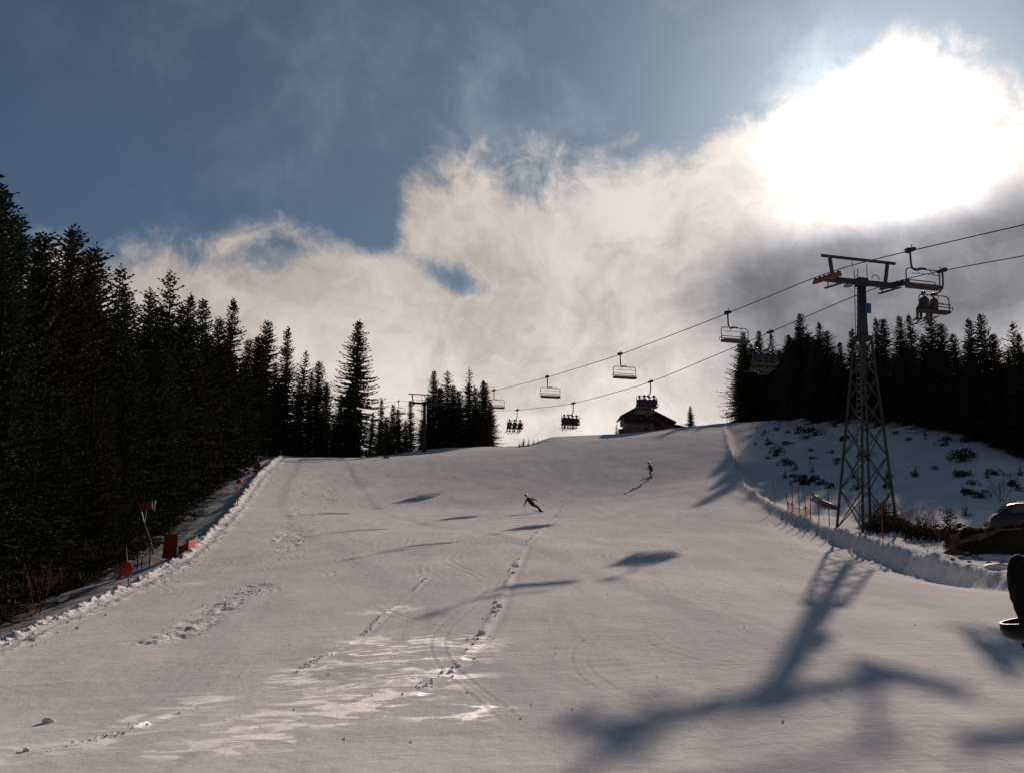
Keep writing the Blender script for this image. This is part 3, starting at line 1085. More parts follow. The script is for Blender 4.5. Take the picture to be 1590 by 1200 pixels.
def low_mesh(seed, rad=0.72, h=0.72, n=620):
    rng = np.random.RandomState(seed)
    P, Q = [], []
    lobes = [(rng.normal(0, rad * 0.6), rng.normal(0, rad * 0.6), rng.uniform(0.3, 1.1)) for _ in range(5)]
    for i in range(n):
        lx_, ly_, ls = lobes[rng.randint(5)]
        v = rng.normal(size=3); v /= np.linalg.norm(v); v[2] = abs(v[2])
        p = np.array([lx_ + v[0] * rad * 0.5 * ls, ly_ + v[1] * rad * 0.5 * ls, v[2] * h * ls + 0.02])
        d = v + rng.normal(0, 0.5, 3); d /= np.linalg.norm(d)
        s = np.cross(d, rng.normal(size=3)); s /= np.linalg.norm(s)
        L = rng.uniform(0.07, 0.19)
        o = len(P)
        P.extend([p, p + d * L * 0.5 + s * L * 0.28, p + d * L, p + d * L * 0.5 - s * L * 0.28])
        Q.extend([o, o + 1, o + 2, o + 3])
    return mesh_np('foliage', np.array(P, float), np.array(Q), 4, M['needle'] if seed % 2 else M['needle2'])


def bare_mesh(seed, h=3.0, n_stem=5, spread=0.45):
    rng = random.Random(seed)
    mb = MB()

    def grow(p, d, L, r, lev):
        e = p + d * L
        k = p + d * L * 0.5 + Vector((rng.uniform(-1, 1), rng.uniform(-1, 1), rng.uniform(-1, 1))) * L * 0.07
        mb.tube([p, k, e], [r, r * 0.8, r * 0.6], 3, cap=False)
        if lev == 0:
            return
        for i in range(3 if lev > 1 else 4):
            f = rng.uniform(0.35, 1.0)
            q = p + d * L * f
            nd = (d + Vector((rng.uniform(-1, 1), rng.uniform(-1, 1), rng.uniform(-0.1, 0.7))) * 0.65).normalized()
            grow(q, nd, L * rng.uniform(0.45, 0.65), r * 0.55, lev - 1)

    for i in range(n_stem):
        a = rng.uniform(0, 6.28)
        d = Vector((math.cos(a) * spread * rng.uniform(0.2, 1), math.sin(a) * spread * rng.uniform(0.2, 1), 1)).normalized()
        grow(Vector((rng.uniform(-.15, .15), rng.uniform(-.15, .15), -0.15)), d, h * rng.uniform(0.42, 0.6), h * 0.0085, 3)
    return mb.mesh('branches', M['twig'])


SAP = [sapling_mesh(s) for s in (101, 102, 103, 104, 105, 106, 107)]
SAPH = 1.6
LOW = [low_mesh(s) for s in (111, 112, 113, 114)]
BARE = [bare_mesh(s, 3.0, n, sp) for s, n, sp in ((121, 5, 0.5), (122, 6, 0.7), (123, 4, 0.35), (124, 6, 0.6))]


def shrub(px, py, kind, size, name, label, cat, group):
    g = hit(px, py)
    me = {'sap': SAP, 'low': LOW, 'bare': BARE}[kind]
    o = bpy.data.objects.new(name, rt.choice(me))
    COL.objects.link(o)
    o.location = (g.x, g.y, g.z - 0.05)
    o.rotation_euler = (0, 0, rt.uniform(0, 6.28))
    s = size
    o.scale = (s * rt.uniform(0.85, 1.35), s * rt.uniform(0.85, 1.35), s * rt.uniform(0.8, 1.1))
    return tag(o, label, cat, group)


JL = 'low dark dwarf shrub poking out of the snow on the bank behind the lattice tower'
SL = 'knee-high young spruce in the snow on the bank behind the lattice tower'
for px, py, s in [(1205, 668, 1.4), (1222, 672, 1.2), (1237, 668, 1.7), (1250, 672, 2.3), (1262, 676, 1.8), (1196, 690, 1.6), (1213, 702, 2.0), (1205, 708, 1.6), (1222, 690, 1.4),
                  (1250, 681, 1.6), (1215, 718, 1.3), (1225, 722, 1.5), (1240, 748, 1.5), (1252, 752, 1.7), (1262, 748, 1.4), (1276, 752, 1.5), (1285, 758, 1.4), (1234, 740, 1.2),
                  (1246, 742, 1.3), (1270, 744, 1.2), (1310, 684, 1.6), (1316, 680, 1.4), (1338, 710, 1.5), (1346, 708, 1.3), (1386, 674, 1.2), (1407, 684, 0.9), (1468, 684, 1.5), (1466, 692, 1.3),
                  (1485, 712, 2.2), (1498, 716, 1.9), (1505, 686, 1.3), (1492, 738, 1.7), (1497, 740, 1.4), (1515, 708, 0.9), (1516, 772, 1.5), (1508, 768, 1.3), (1550, 738, 1.5), (1516, 752, 1.0),
                  (1498, 764, 1.0), (1420, 738, 1.0), (1290, 702, 0.8), (1262, 712, 1.0), (1299, 662, 1.0), (1300, 715, 1.0), (1262, 700, 0.8), (1575, 755, 1.4), (1184, 676, 0.9), (1173, 690, 0.8), (1455, 728, 0.8), (1193, 712, 0.9)]:
    shrub(px, py, 'low', s * 0.62, 'dwarf_shrub', JL, 'shrub', 'dwarf shrubs on the bank')
for px, py, s in [(1187, 672, 1.1), (1192, 684, 1.2), (1235, 730, 1.2), (1220, 742, 1.2), (1208, 722, 1.1), (1260, 733, 0.9), (1262, 668, 1.3), (1299, 720, 1.1), (1293, 703, 1.0), (1258, 720, 0.8),
                  (1437, 676, 0.9), (1437, 682, 0.8), (1421, 740, 0.9), (1533, 742, 1.1), (1582, 762, 1.7), (1555, 690, 0.8), (1327, 742, 1.3), (1332, 760, 1.5), (1380, 742, 1.3), (1377, 758, 1.6), (1500, 800, 1.0),
                  (1583, 738, 1.2), (1228, 752, 0.9), (1176, 664, 0.8)]:
    shrub(px, py, 'sap', s * rt.uniform(0.45, 0.85), 'young_spruce', SL, 'young spruce', 'young spruces on the bank')
BL = 'bushy young spruce in the brushy strip at the foot of the lattice tower'
for px, py, s in [(1352, 815, 1.3), (1366, 818, 1.7), (1380, 822, 1.8), (1392, 818, 1.7), (1400, 824, 1.3), (1424, 826, 1.2), (1438, 832, 1.5), (1450, 836, 1.2), (1470, 838, 1.0), (1340, 820, 0.9), (1412, 830, 0.8), (1372, 800, 1.5)]:
    shrub(px, py, 'sap', s * rt.uniform(0.6, 0.95), 'bushy_spruce', BL, 'young spruce', 'bushy spruces at the tower foot')
BR = 'leafless brown brush in the strip at the foot of the lattice tower'
for px, py, s in [(1348, 820, 0.5), (1360, 822, 0.6), (1375, 826, 0.55), (1398, 828, 0.6), (1418, 832, 0.5), (1445, 838, 0.5), (1462, 840, 0.55), (1388, 815, 0.7), (1335, 815, 0.4), (1432, 826, 0.6)]:
    shrub(px, py, 'bare', s, 'leafless_brush', BR, 'bare bush', 'brush at the tower foot')
for px, py, s in [(1355, 822, 1.5), (1372, 826, 1.8), (1396, 826, 1.9), (1416, 830, 1.4), (1440, 836, 1.6), (1458, 840, 1.3), (1385, 820, 1.7)]:
    shrub(px, py, 'low', s * 0.7, 'dwarf_shrub', 'dark mat of dwarf shrubs spreading over the strip at the tower foot', 'shrub', 'dwarf shrubs at the tower foot')
shrub(1478, 822, 'sap', 1.35, 'young_spruce', 'slender dark young spruce on two thin stems near the parked car', 'young spruce', None)
BB = 'bare thin-branched bush in the snow of the bank above the parked car'
for px, py, s in [(1555, 778, 0.9), (1282, 676, 0.6), (1210, 664, 0.6), (1228, 664, 0.5), (1572, 752, 0.6)]:
    shrub(px, py, 'bare', s, 'bare_bush', BB if px > 1500 else 'small bare bush on the snowy bank below the forest', 'bare bush', 'bare bushes on the bank')
UB = 'brown leafless bush at the edge of the hillside forest'
for i in range(64):
    Y = rt.uniform(30, 128)
    xl = float(np.interp(Y, YT, T_XL))
    x = xl - rt.uniform(4.8, 9.5)
    if 795 + F * x / Y < -90:
        continue
    o = bpy.data.objects.new('leafless_bush', rt.choice(BARE))
    COL.objects.link(o)
    o.location = (x, Y, Hs(x, Y))
    o.rotation_euler = (0, 0, rt.uniform(0, 6.28))
    s = rt.uniform(0.5, 1.15) * (1.0 if Y < 90 else 1.2)
    o.scale = (s, s, s * rt.uniform(0.8, 1.2))
    tag(o, UB, 'bare bush', 'leafless bushes at the forest edge')
for px, py, s, lab in [(70, 925, 1.7, 'slender bare tree with a straight stem rising from the ditch'), (20, 950, 1.3, 'leafless shrub with many stems in front of the slender bare tree')]:
    g = hit(px, py)
    o = bpy.data.objects.new('bare_tree', BARE[2])
    COL.objects.link(o)
    o.location = g
    o.scale = (s * 0.55, s * 0.55, s)
    tag(o, lab, 'bare tree')
for px, py, s in [(812, 690, 0.75), (820, 690, 0.65), (828, 690, 0.45), (806, 691, 0.5), (835, 689, 0.4)]:
    p = at(px, py, 171)
    o = bpy.data.objects.new('bush', rt.choice(SAP))
    COL.objects.link(o)
    o.location = (p.x, p.y, Hs(p.x, p.y) - 0.1)
    o.scale = (s * 1.5, s * 1.5, s * 1.75)
    tag(o, 'small bush on the skyline at the foot of the snow mound', 'bush', 'skyline bushes')
LS = 'small dark shrub in the snow where the forest meets the crest'
for px, py in [(383, 716), (396, 712), (410, 711), (404, 714), (420, 711), (602, 711), (622, 704), (634, 702), (390, 722)]:
    shrub(px, py, 'low', 0.55, 'small_shrub', LS, 'shrub', 'shrubs by the crest')


# ------------------------------------------------------------------ chairlift
A_L = -0.337
LN = math.hypot(1, A_L)
UP = Vector((A_L / LN, 1 / LN, 0))              # uphill direction of the line
LAT = Vector((1 / LN, -A_L / LN, 0))            # across the line, to the right
RZ = math.atan2(LAT.y, LAT.x)


def cable_pts(x0, knots_, ys):
    yk, zk = [], []
    for px, py in knots_:
        Y = x0 / (ray(px, py)[0] - A_L)
        yk.append(Y); zk.append(ray(px, py)[1] * Y)
    o = np.argsort(yk)
    yk, zk = np.array(yk)[o], np.array(zk)[o]
    fine = np.arange(-60, 260, 0.5)
    raw = np.interp(fine, yk, zk)
    # straight continuation beyond the last seen points
    s0 = (zk[1] - zk[0]) / (yk[1] - yk[0]); s1 = (zk[-1] - zk[-2]) / (yk[-1] - yk[-2])
    raw = np.where(fine < yk[0], zk[0] + s0 * (fine - yk[0]), raw)
    raw = np.where(fine > yk[-1], zk[-1] + s1 * (fine - yk[-1]), raw)
    k = np.exp(-0.5 * (np.arange(-12, 13) * 0.5 / 2.5) ** 2); k /= k.sum()
    sm = np.convolve(np.pad(raw, 12, mode='reflect', reflect_type='odd'), k, mode='valid')
    return lambda Y: Vector((x0 + A_L * Y, Y, float(np.interp(Y, fine, sm))))


X0U = 40.0
X0L = X0U + 5.0 * LN
cab_u = cable_pts(X0U, [(1592, 349), (1413, 390), (1290, 419), (1275, 427), (1130, 487), (963, 551), (850, 586), (767, 607), (645, 622), (619, 623), (560, 629)], None)
cab_l = cable_pts(X0L, [(1600, 396), (1463, 420), (1385, 437), (1330, 458), (1208, 511), (1010, 594), (890, 627), (803, 637), (770, 638), (692, 629), (640, 630), (580, 634)], None)
for nm, fn, lab in (('haul_rope', cab_u, 'thin steel haul rope carrying the empty chairs'), ('haul_rope', cab_l, 'thin steel haul rope carrying the chairs with skiers')):
    mb = MB().tube([fn(Y) for Y in np.concatenate([np.arange(-40, 45, 5), np.arange(45, 75, 1.0), np.arange(75, 222, 2.5)])], 0.028, 6)
    tag(mb.build(nm, M['cable'], None, True), lab, 'cable')


def arc(c, r, a0, a1, n, plane):
    return [plane(c[0] + r * math.cos(R(a0 + (a1 - a0) * i / n)), c[1] + r * math.sin(R(a0 + (a1 - a0) * i / n))) for i in range(n + 1)]


def make_chair():
    root = empty('lift_chair')
    g = MB().box((0, 0.05, 0.02), (0.20, 0.62, 0.16)).box((0.12, -0.05, 0.05), (0.16, 0.3, 0.22))
    gr = g.build('grip', M['darksteel'], root, bevel=0.02)
    MB().tube([(0.05, 0.1, 0.10), (0.05, 0.26, 0.30)], 0.025, 6).build('grip_lever', M['darksteel'], gr)
    w = MB()
    for y in (-0.22, 0.3):
        w.tube([(-0.09, y, 0.03), (0.09, y, 0.03)], 0.10, 12)
    w.build('running_wheels', M['rubber'], gr)
    MB().tube([(0, 0, 0), (0, 0.0, -0.5), (0, 0.02, -0.85), (0, 0.12, -1.05), (0, 0.34, -1.19), (0, 0.7, -1.23), (0, 0.9, -1.23)],
              [0.055, 0.055, 0.055, 0.055, 0.055, 0.055, 0.05], 10).build('hanger', M['steel'], root, True)
    MB().box((0, 0.85, -1.25), (0.5, 0.12, 0.10)).build('bail_mount', M['darksteel'], root, bevel=0.02)
    w2, zt, zb, rc = 1.10, -1.28, -2.22, 0.26
    pl = lambda a, b: Vector((a, 0.85, b))
    path = [pl(-w2 + 0.04, zb)] + arc((-w2 + rc, zt - rc), rc, 180, 90, 6, pl) + arc((w2 - rc, zt - rc), rc, 90, 0, 6, pl) + [pl(w2 - 0.04, zb)]
    MB().tube(path, 0.032, 8).build('bail_frame', M['steel'], root, True)
    st = MB().box((0, 0.90, -2.27), (2.12, 0.52, 0.18))
    st.build('seat', M['seat'], root, bevel=0.04)
    bk = MB().box((0, 0.63, -1.86), (2.0, 0.03, 0.05)).box((0, 0.64, -2.02), (2.0, 0.03, 0.06))
    bk.build('backrest', M['steel'], root)
    for s in (-1, 1):
        a = MB()
        a.tube([(s * w2, 0.85, -2.02), (s * w2, 0.6, -2.0), (s * w2 * 0.98, 0.59, -2.2)], 0.022, 6)
        a.build('armrest', M['steel'], root, True)
    sb = MB().tube([(-0.45, 0.85, -1.3), (-0.55, 1.10, -1.62), (0.45, 1.10, -1.62), (0.36, 0.85, -1.3)], 0.02, 6)
    sb.tube([(-0.55, 1.10, -1.62), (-0.95, 1.13, -1.66)], 0.02, 6).tube([(0.45, 1.10, -1.62), (0.95, 1.13, -1.66)], 0.02, 6)
    sb.build('safety_bar', M['steel'], root, True)
    MB().tube([(-1.0, 0.68, -2.16), (-1.0, 0.68, -2.0), (-0.86, 0.68, -1.96), (-0.82, 0.68, -2.16)], 0.02, 6).build('seat_spring', M['steel'], root, True)
    return root


chair0 = make_chair()
first = [True]


def put_chair(fn, Y, facing, label, swing=0.0):
    o = chair0 if first[0] else copy_tree(chair0)
    first[0] = False
    o.location = fn(Y)
    rz = math.atan2(UP.y, UP.x) - math.pi / 2
    o.rotation_euler = (swing, 0, rz if facing > 0 else rz + math.pi)
    tag(o, label, 'lift chair', 'chairlift chairs')
    return o


YU = lambda px, py: X0U / (ray(px, py)[0] - A_L)
YL = lambda px, py: X0L / (ray(px, py)[0] - A_L)
put_chair(cab_u, YU(1413, 390), -1, 'empty lift chair hanging right next to the lattice tower')
put_chair(cab_u, YU(1130, 487), -1, 'empty lift chair by the pointed edge of the forest above the bank')
put_chair(cab_u, YU(963, 551), -1, 'empty lift chair hanging in the sky above the mountain hut')
put_chair(cab_u, YU(850, 586), -1, 'empty lift chair between the hut and the isolated spruce clump')
put_chair(cab_u, YU(767, 607), -1, 'empty lift chair touching the edge of the isolated spruce clump')
put_chair(cab_u, YU(619, 623), -1, 'distant empty lift chair just uphill of the far lift tower')
CH = {}
for key, px, py, lab in (('near', 1463, 420, 'lift chair carrying two skiers beside the lattice tower'),
                     ('edge', 1196, 516, 'lift chair with four skiers in front of the forest above the bank'),
                     ('hut', 1010, 594, 'lift chair with four skiers passing over the hut roof'),
                     ('mid', 890, 627, 'lift chair with four skiers above the snow mound'),
                     ('far', 803, 637, 'lift chair with three skiers above the skyline bushes')):
    CH[key] = put_chair(cab_l, YL(px, py), 1, lab)


# ------------------------------------------------------------------ lift towers
def sheave_train(root, x, z, tilt, n=6, mat='rustred', below=False):
    L = 0.46 * n
    c, s = math.cos(tilt), math.sin(tilt)
    P = lambda y, dz: Vector((x, y * c - dz * s, z + y * s + dz * c))
    b = MB().beam(P(-L / 2, -0.30), P(L / 2, -0.30), 0.16, 0.16)
    for k in range(n // 2):
        y = -L / 2 + L * (k + 0.5) / (n / 2)
        b.beam(P(y - 0.32, -0.24), P(y + 0.32, -0.24), 0.22, 0.10)
    tr = b.build('sheave_train', M[mat], root, bevel=0.01)
    for k in range(n):
        y = -L / 2 + L * (k + 0.5) / n
        w = MB()
        p = P(y, -0.19)
        w.tube([p - Vector((0.06, 0, 0)), p + Vector((0.06, 0, 0))], 0.18, 14)
        w.build('sheave', M['rubber'] if mat != 'rustred' else M['rustred'], tr)
    return tr


def lift_tower(base, hgt, lattice, label, tilt, sl_l, sl_r, gauge=5.0):
    root = empty('lift_tower', base, (tilt, 0, RZ))
    tag(root, label, 'lift tower')
    zl = 0.0
    if lattice:
        zl = 11.9
        def corner(i, z):
            s = 1.25 + (0.36 - 1.25) * z / zl
            sx, sy = ((-1, -1), (1, -1), (1, 1), (-1, 1))[i]
            return Vector((sx * s, sy * s, z))
        for i in range(4):
            MB().beam(corner(i, -0.4), corner(i, zl), 0.12, 0.12, up=(1, 0, 0)).build('leg', M['greensteel'], root)
            MB().box(corner(i, -0.15) + Vector((0, 0, -0.1)), (0.6, 0.6, 0.5)).build('footing', M['concrete'], root, bevel=0.03)
        zs = [0.15, 2.5, 4.6, 6.4, 8.0, 9.4, 10.6, 11.7]
        for a, b in zip(zs[:-1], zs[1:]):
            for i in range(4):
                j = (i + 1) % 4
                MB().beam(corner(i, a), corner(j, b), 0.052, 0.05).build('brace', M['greensteel'], root)
                MB().beam(corner(j, a), corner(i, b), 0.052, 0.046).build('brace', M['greensteel'], root)
        for i in range(4):
            MB().beam(corner(i, 11.75), corner((i + 1) % 4, 11.75), 0.12, 0.16).build('ring_beam', M['greensteel'], root)
        MB().box((0, 0, 11.92), (0.86, 0.86, 0.14)).build('cap_plate', M['greensteel'], root, bevel=0.02)
        zl = 12.0
        r0, r1 = 0.36, 0.27
    else:
        r0, r1 = 0.34, 0.28
        zl = -0.5
    MB().tube([(0, 0, zl), (0, 0, zl + (hgt - zl) * 0.35), (0, 0, hgt - 0.1)], [r0, r0 * 0.85, r1], 14).build('column', M['greensteel'], root, True)
    h = gauge / 2
    za = hgt + 0.12
    MB().beam((-h - 0.1, 0, za), (h + 0.1, 0, za), 0.26, 0.34).build('crossarm', M['greensteel'], root, bevel=0.02)
    MB().box((0, 0, za), (0.68, 0.56, 0.56)).build('arm_saddle', M['greensteel'], root, bevel=0.03)
    m = 'rustred' if lattice else 'darksteel'
    for s, sl in ((-1, sl_l), (1, sl_r)):
        sheave_train(root, s * (h + 0.02), hgt + 0.42, sl, 6 if lattice else 4, m if s < 0 else 'darksteel')
        MB().beam((s * h, 0, za + 0.2), (s * h, 0, hgt + 0.12), 0.2, 0.3, up=(0, 1, 0)).build('arm_bracket', M['greensteel'], root)
        # service platform under the sheaves
        pf = MB().box((s * (h - 0.48), -0.1, za - 0.36), (0.26, 2.0, 0.05))
        for y in (-1.2, 1.0):
            pf.beam((s * (h - 0.48), y * 0.6, za - 0.34), (s * (h - 0.48), y * 0.6, za), 0.05, 0.05, up=(1, 0, 0))
        pf.build('service_platform', M['steel'], root)
    # lifting gantry: two outward-leaning posts and a top beam
    gz = hgt + 1.62
    for s in (-1, 1):
        MB().beam((s * (h - 0.55), 0.2, za + 0.15), (s * (h - 0.2) - 0.15 * s + 0.0, 0.2, gz - 0.09), 0.17, 0.17, up=(0, 1, 0)).build('gantry_post', M['darksteel'], root)
    MB().beam((-h - 0.25, 0.2, gz), (h + 0.25, 0.2, gz), 0.14, 0.16).build('gantry_beam', M['darksteel'], root)
    MB().tube([(-0.5, 0.2, gz - 0.1), (-0.5, 0.2, gz - 0.55)], 0.02, 5).build('chain_hook', M['darksteel'], root)
    # ladder with safety hoop
    lad = MB()
    lx_ = -0.5
    z0 = 0.6
    for s in (-0.17, 0.17):
        lad.tube([(lx_, s - 0.15, z0), (lx_, s - 0.15, hgt + 0.9)], 0.025, 5)
    ld = lad.build('ladder', M['steel'], root)
    k = 0
    z = z0 + 0.3
    rung = MB().tube([(0, -0.17, 0), (0, 0.17, 0)], 0.016, 5).mesh('rung', M['steel'])
    while z < hgt + 0.8:
        o = bpy.data.objects.new('rung', rung)
        COL.objects.link(o)
        o.parent = ld
        o.location = (lx_, -0.15, z)
        z += 0.4 if lattice else 0.6
        k += 1
    pole = lambda a, b: Vector((lx_ + 0.12, b * 0 + a - 0.15, hgt + 0.75 + b))
    MB().tube([(0.35, -0.1, za + 0.2), (0.35, -0.1, za + 1.15)], 0.025, 5).build('lightning_rod', M['steel'], root)
    MB().tube(arc((0.95, za + 0.25), 0.28, 0, 180, 8, lambda a, b: Vector((a, -0.15, b))), 0.025, 5).build('guard_hoop', M['steel'], root)
    if lattice:
        MB().box((0.12, -0.44, za - 1.7), (0.42, 0.03, 0.62)).build('number_plate', M['blue'], root)
        mb = MB().box((-1.55, -0.75, za - 0.5), (0.35, 0.5, 0.16))
        mb.build('floodlight', M['pale'], root, bevel=0.05)
    return root


top_l = cab_u(YU(1284, 421))
ctr = top_l + LAT * 2.5
z_arm = 0.5 * (top_l.z + cab_l((ctr + LAT * 2.5).y).z) - 0.42
tilt = R(3.4)
bx, by = ctr.x + UP.x * 15.5 * math.sin(tilt), ctr.y + UP.y * 15.5 * math.sin(tilt)
bz = Hs(bx, by)
lift_tower((bx, by, bz), (z_arm - bz) / math.cos(tilt), True, 'tall chairlift tower with lattice legs and column above the red fence poles', tilt, R(4) - tilt, R(7) - tilt)
top2 = cab_u(YU(637, 621))
c2 = top2 + LAT * 2.5
b2 = Hs(c2.x, c2.y)
lift_tower((c2.x, c2.y, b2), top2.z - 0.42 - b2, False, 'far small chairlift tower with single column beside the isolated spruce clump', 0.0, R(2), R(2))


# ------------------------------------------------------------------ people
def body_mesh(name, chains, mats, voxel=0.022):
    """chains: (points, radii, material index); one continuous remeshed surface"""
    mb = MB()
    segs = []
    for pts, rad, mi in chains:
        if mi in (0, 1):
            rad = [r * 1.22 for r in rad]
        pts = [Vector(p) for p in pts]
        for a, b, ra, rb in zip(pts[:-1], pts[1:], rad[:-1], rad[1:]):
            mb.tube([a, b], [ra, rb], 10)
            segs.append((a, b, ra, rb, mi))
        for p, r in zip(pts, rad):
            mb.ball(p, r, 10, 8)
    me = mb.mesh('tmp', None)
    o = bpy.data.objects.new('tmp', me)
    COL.objects.link(o)
    md = o.modifiers.new('r', 'REMESH')
    md.mode = 'VOXEL'
    md.voxel_size = voxel
    sm = o.modifiers.new('s', 'SMOOTH')
    sm.iterations = 3
    sm.factor = 0.5
    dg = bpy.context.evaluated_depsgraph_get()
    out = bpy.data.meshes.new_from_object(o.evaluated_get(dg))
    out.name = name
    bpy.data.objects.remove(o)
    bpy.data.meshes.remove(me)
    for m in mats:
        out.materials.append(m)
    n = len(out.polygons)
    c = np.zeros(n * 3)
    out.polygons.foreach_get('center', c)
    c = c.reshape(-1, 3)
    best = np.full(n, 1e9); mi_ = np.zeros(n, np.int32)
    for a, b, ra, rb, mi in segs:
        a = np.array(a); d = np.array(b) - a
        t = np.clip(((c - a) @ d) / max(d @ d, 1e-9), 0, 1)
        ds = np.linalg.norm(c - (a + t[:, None] * d), axis=1) - (ra + (rb - ra) * t)
        m = ds < best
        best[m] = ds[m]; mi_[m] = mi
    out.polygons.foreach_set('material_index', mi_)
    out.polygons.foreach_set('use_smooth', np.ones(n, bool))
    return out


def arm(sh, el, wr, mi, mg=3):
    """tapered arm ending in a gloved hand with fingers and thumb"""
    sh, el, wr = Vector(sh), Vector(el), Vector(wr)
    d = (wr - el).normalized()
    s = d.cross(Vector((0, 0, 1)))
    s = s.normalized() if s.length > 1e-3 else Vector((1, 0, 0))
    u = s.cross(d)
    ch = [([sh, el, wr], [0.075, 0.058, 0.043], mi), ([wr, wr + d * 0.07], [0.046, 0.05], mg)]
    for k, L in enumerate((0.06, 0.075, 0.07, 0.055)):
        b = wr + d * 0.08 + s * (0.033 * (k - 1.5))
        ch.append(([b, b + d * L * 0.6 - u * 0.01, b + d * L * 0.8 - u * 0.05], [0.017, 0.016, 0.014], mg))
    ch.append(([wr + d * 0.03 + s * 0.04, wr + d * 0.07 + s * 0.075, wr + d * 0.10 + s * 0.07], [0.02, 0.018, 0.015], mg))
    return ch


def head_chain(neck, top, mats_i=2):
    neck, top = Vector(neck), Vector(top)
    f = (top - neck).normalized()
    c = neck + f * 0.17
    return [([neck - f * 0.05, neck + f * 0.08], [0.06, 0.055], mats_i), ([c, c + f * 0.06], [0.095, 0.092], mats_i),
            ([c + Vector((0, 0.09, -0.01)), c + Vector((0, 0.115, -0.03))], [0.022, 0.016], mats_i)]


def leg(h_, k_, a_, toe, mi, mb_):
    return [([h_, k_, a_], [0.105, 0.075, 0.062], mi), ([a_, Vector(a_) + Vector((0, 0, -0.12)), toe], [0.075, 0.075, 0.06], mb_)]


def helmet_on(parent, c, tilt=(0, 0, 0), mat='helmet'):
    mb = MB().ball((0, 0, 0), 0.135, 14, 10, (0.95, 1.08, 0.95))
    mb.v = [v for v in mb.v]
    mb.v = [(x, y, z if z > -0.03 else -0.03 + (z + 0.03) * 0.35) for x, y, z in mb.v]
    hl = mb.build('helmet', M[mat], parent, True)
    hl.location = c
    hl.rotation_euler = tilt
    g = MB().box((0, 0.115, -0.055), (0.19, 0.05, 0.075)).build('goggles', M['goggles'], parent, bevel=0.02)
    g.location = c
    g.rotation_euler = tilt
    return hl


MATS = {'black': [M['jacket_black'], M['trousers'], M['skin'], M['jacket_black'], M['boot']],
        'blue': [M['jacket_blue'], M['trousers'], M['skin'], M['jacket_black'], M['boot']],
        'brown': [M['jacket_brown'], M['trousers_brown'], M['skin'], M['jacket_black'], M['boot']]}


def seated(lean, col, spread):
    ch = [([(0, 0.02, 0.12), (0, 0.03 - lean * 0.3, 0.34), (0, 0.02 - lean, 0.52)], [0.165, 0.165, 0.155], 0),
          ([(-0.15, 0.02 - lean, 0.54), (0.15, 0.02 - lean, 0.54)], [0.085, 0.085], 0)]
    ch += head_chain((0, 0.03 - lean, 0.64), (0, 0.05 - lean, 0.95))
    for s in (-1, 1):
        ch += leg((s * 0.09, 0.02, 0.10), (s * (0.11 + spread), 0.46, 0.12), (s * (0.12 + spread), 0.50, -0.28), (s * (0.13 + spread), 0.68, -0.42), 1, 4)
        ch += arm((s * 0.20, 0.02 - lean, 0.53), (s * 0.27, 0.08, 0.30), (s * 0.17, 0.30, 0.22), 0)
    return body_mesh('person', ch, MATS[col])


SEATED = [seated(0.02, 'black', 0.0), seated(0.07, 'blue', 0.05), seated(-0.02, 'brown', 0.02)]
ski_prof = [(-0.75, 0.02), (-0.70, 0.0), (0.0, 0.0), (0.72, 0.0), (0.82, 0.03), (0.90, 0.10)]


def ski_mesh():
    mb = MB()
    vs, fs = [], []
    for y, z in ski_prof:
        w = 0.055 if -0.7 < y < 0.75 else (0.045 if y < 0.85 else 0.015)
        if y == 0.0:
            w = 0.038
        for x, dz in ((-w, 0), (w, 0), (w, 0.02), (-w, 0.02)):
            vs.append((x, y, z + dz))
    for i in range(len(ski_prof) - 1):
        for k in range(4):
            fs.append((i * 4 + k, i * 4 + (k + 1) % 4, (i + 1) * 4 + (k + 1) % 4, (i + 1) * 4 + k))
    fs += [(3, 2, 1, 0), tuple((len(ski_prof) - 1) * 4 + k for k in range(4))]
    mb.add(vs, fs)
    mb.box((0, -0.12, 0.05), (0.07, 0.09, 0.06)).box((0, 0.17, 0.05), (0.07, 0.08, 0.06))
    return mb.mesh('ski', M['ski'])


SKI = ski_mesh()


def add_ski(mat4, label, group):
    o = bpy.data.objects.new('ski', SKI)
    COL.objects.link(o)
    o.matrix_world = mat4
    return tag(o, label, 'ski', group)


def seat_people(key, xs, where, kinds):
    c = CH[key]
    Mx = Matrix.Translation(c.location) @ c.rotation_euler.to_matrix().to_4x4()
    for i, x in enumerate(xs):
        k = kinds[i]
        o = bpy.data.objects.new('person', SEATED[k])
        COL.objects.link(o)
        mw = Mx @ Matrix.Translation((x, 0.82, -2.17)) @ Matrix.Rotation(rt.uniform(-0.12, 0.12), 4, 'Z') @ Matrix.Scale(rt.uniform(0.95, 1.08), 4)
        o.matrix_world = mw
        colr = ('black', 'dark blue', 'brown')[k]
        tag(o, f'skier in {colr} jacket sitting on the lift chair {where}', 'person', f'skiers on the chair {where}')
        hl = helmet_on(o, (0, 0.05, 0.90))
        for s in (-1, 1):
            sp = (0.0, 0.05, 0.02)[k]
            add_ski(mw @ Matrix.Translation((s * (0.13 + sp), 0.60, -0.51)) @ Matrix.Rotation(R(rt.uniform(-14, 4)), 4, 'X') @ Matrix.Rotation(s * -0.05, 4, 'Z'),
                    f'ski hanging from a boot below the lift chair {where}', f'skis below the chair {where}')


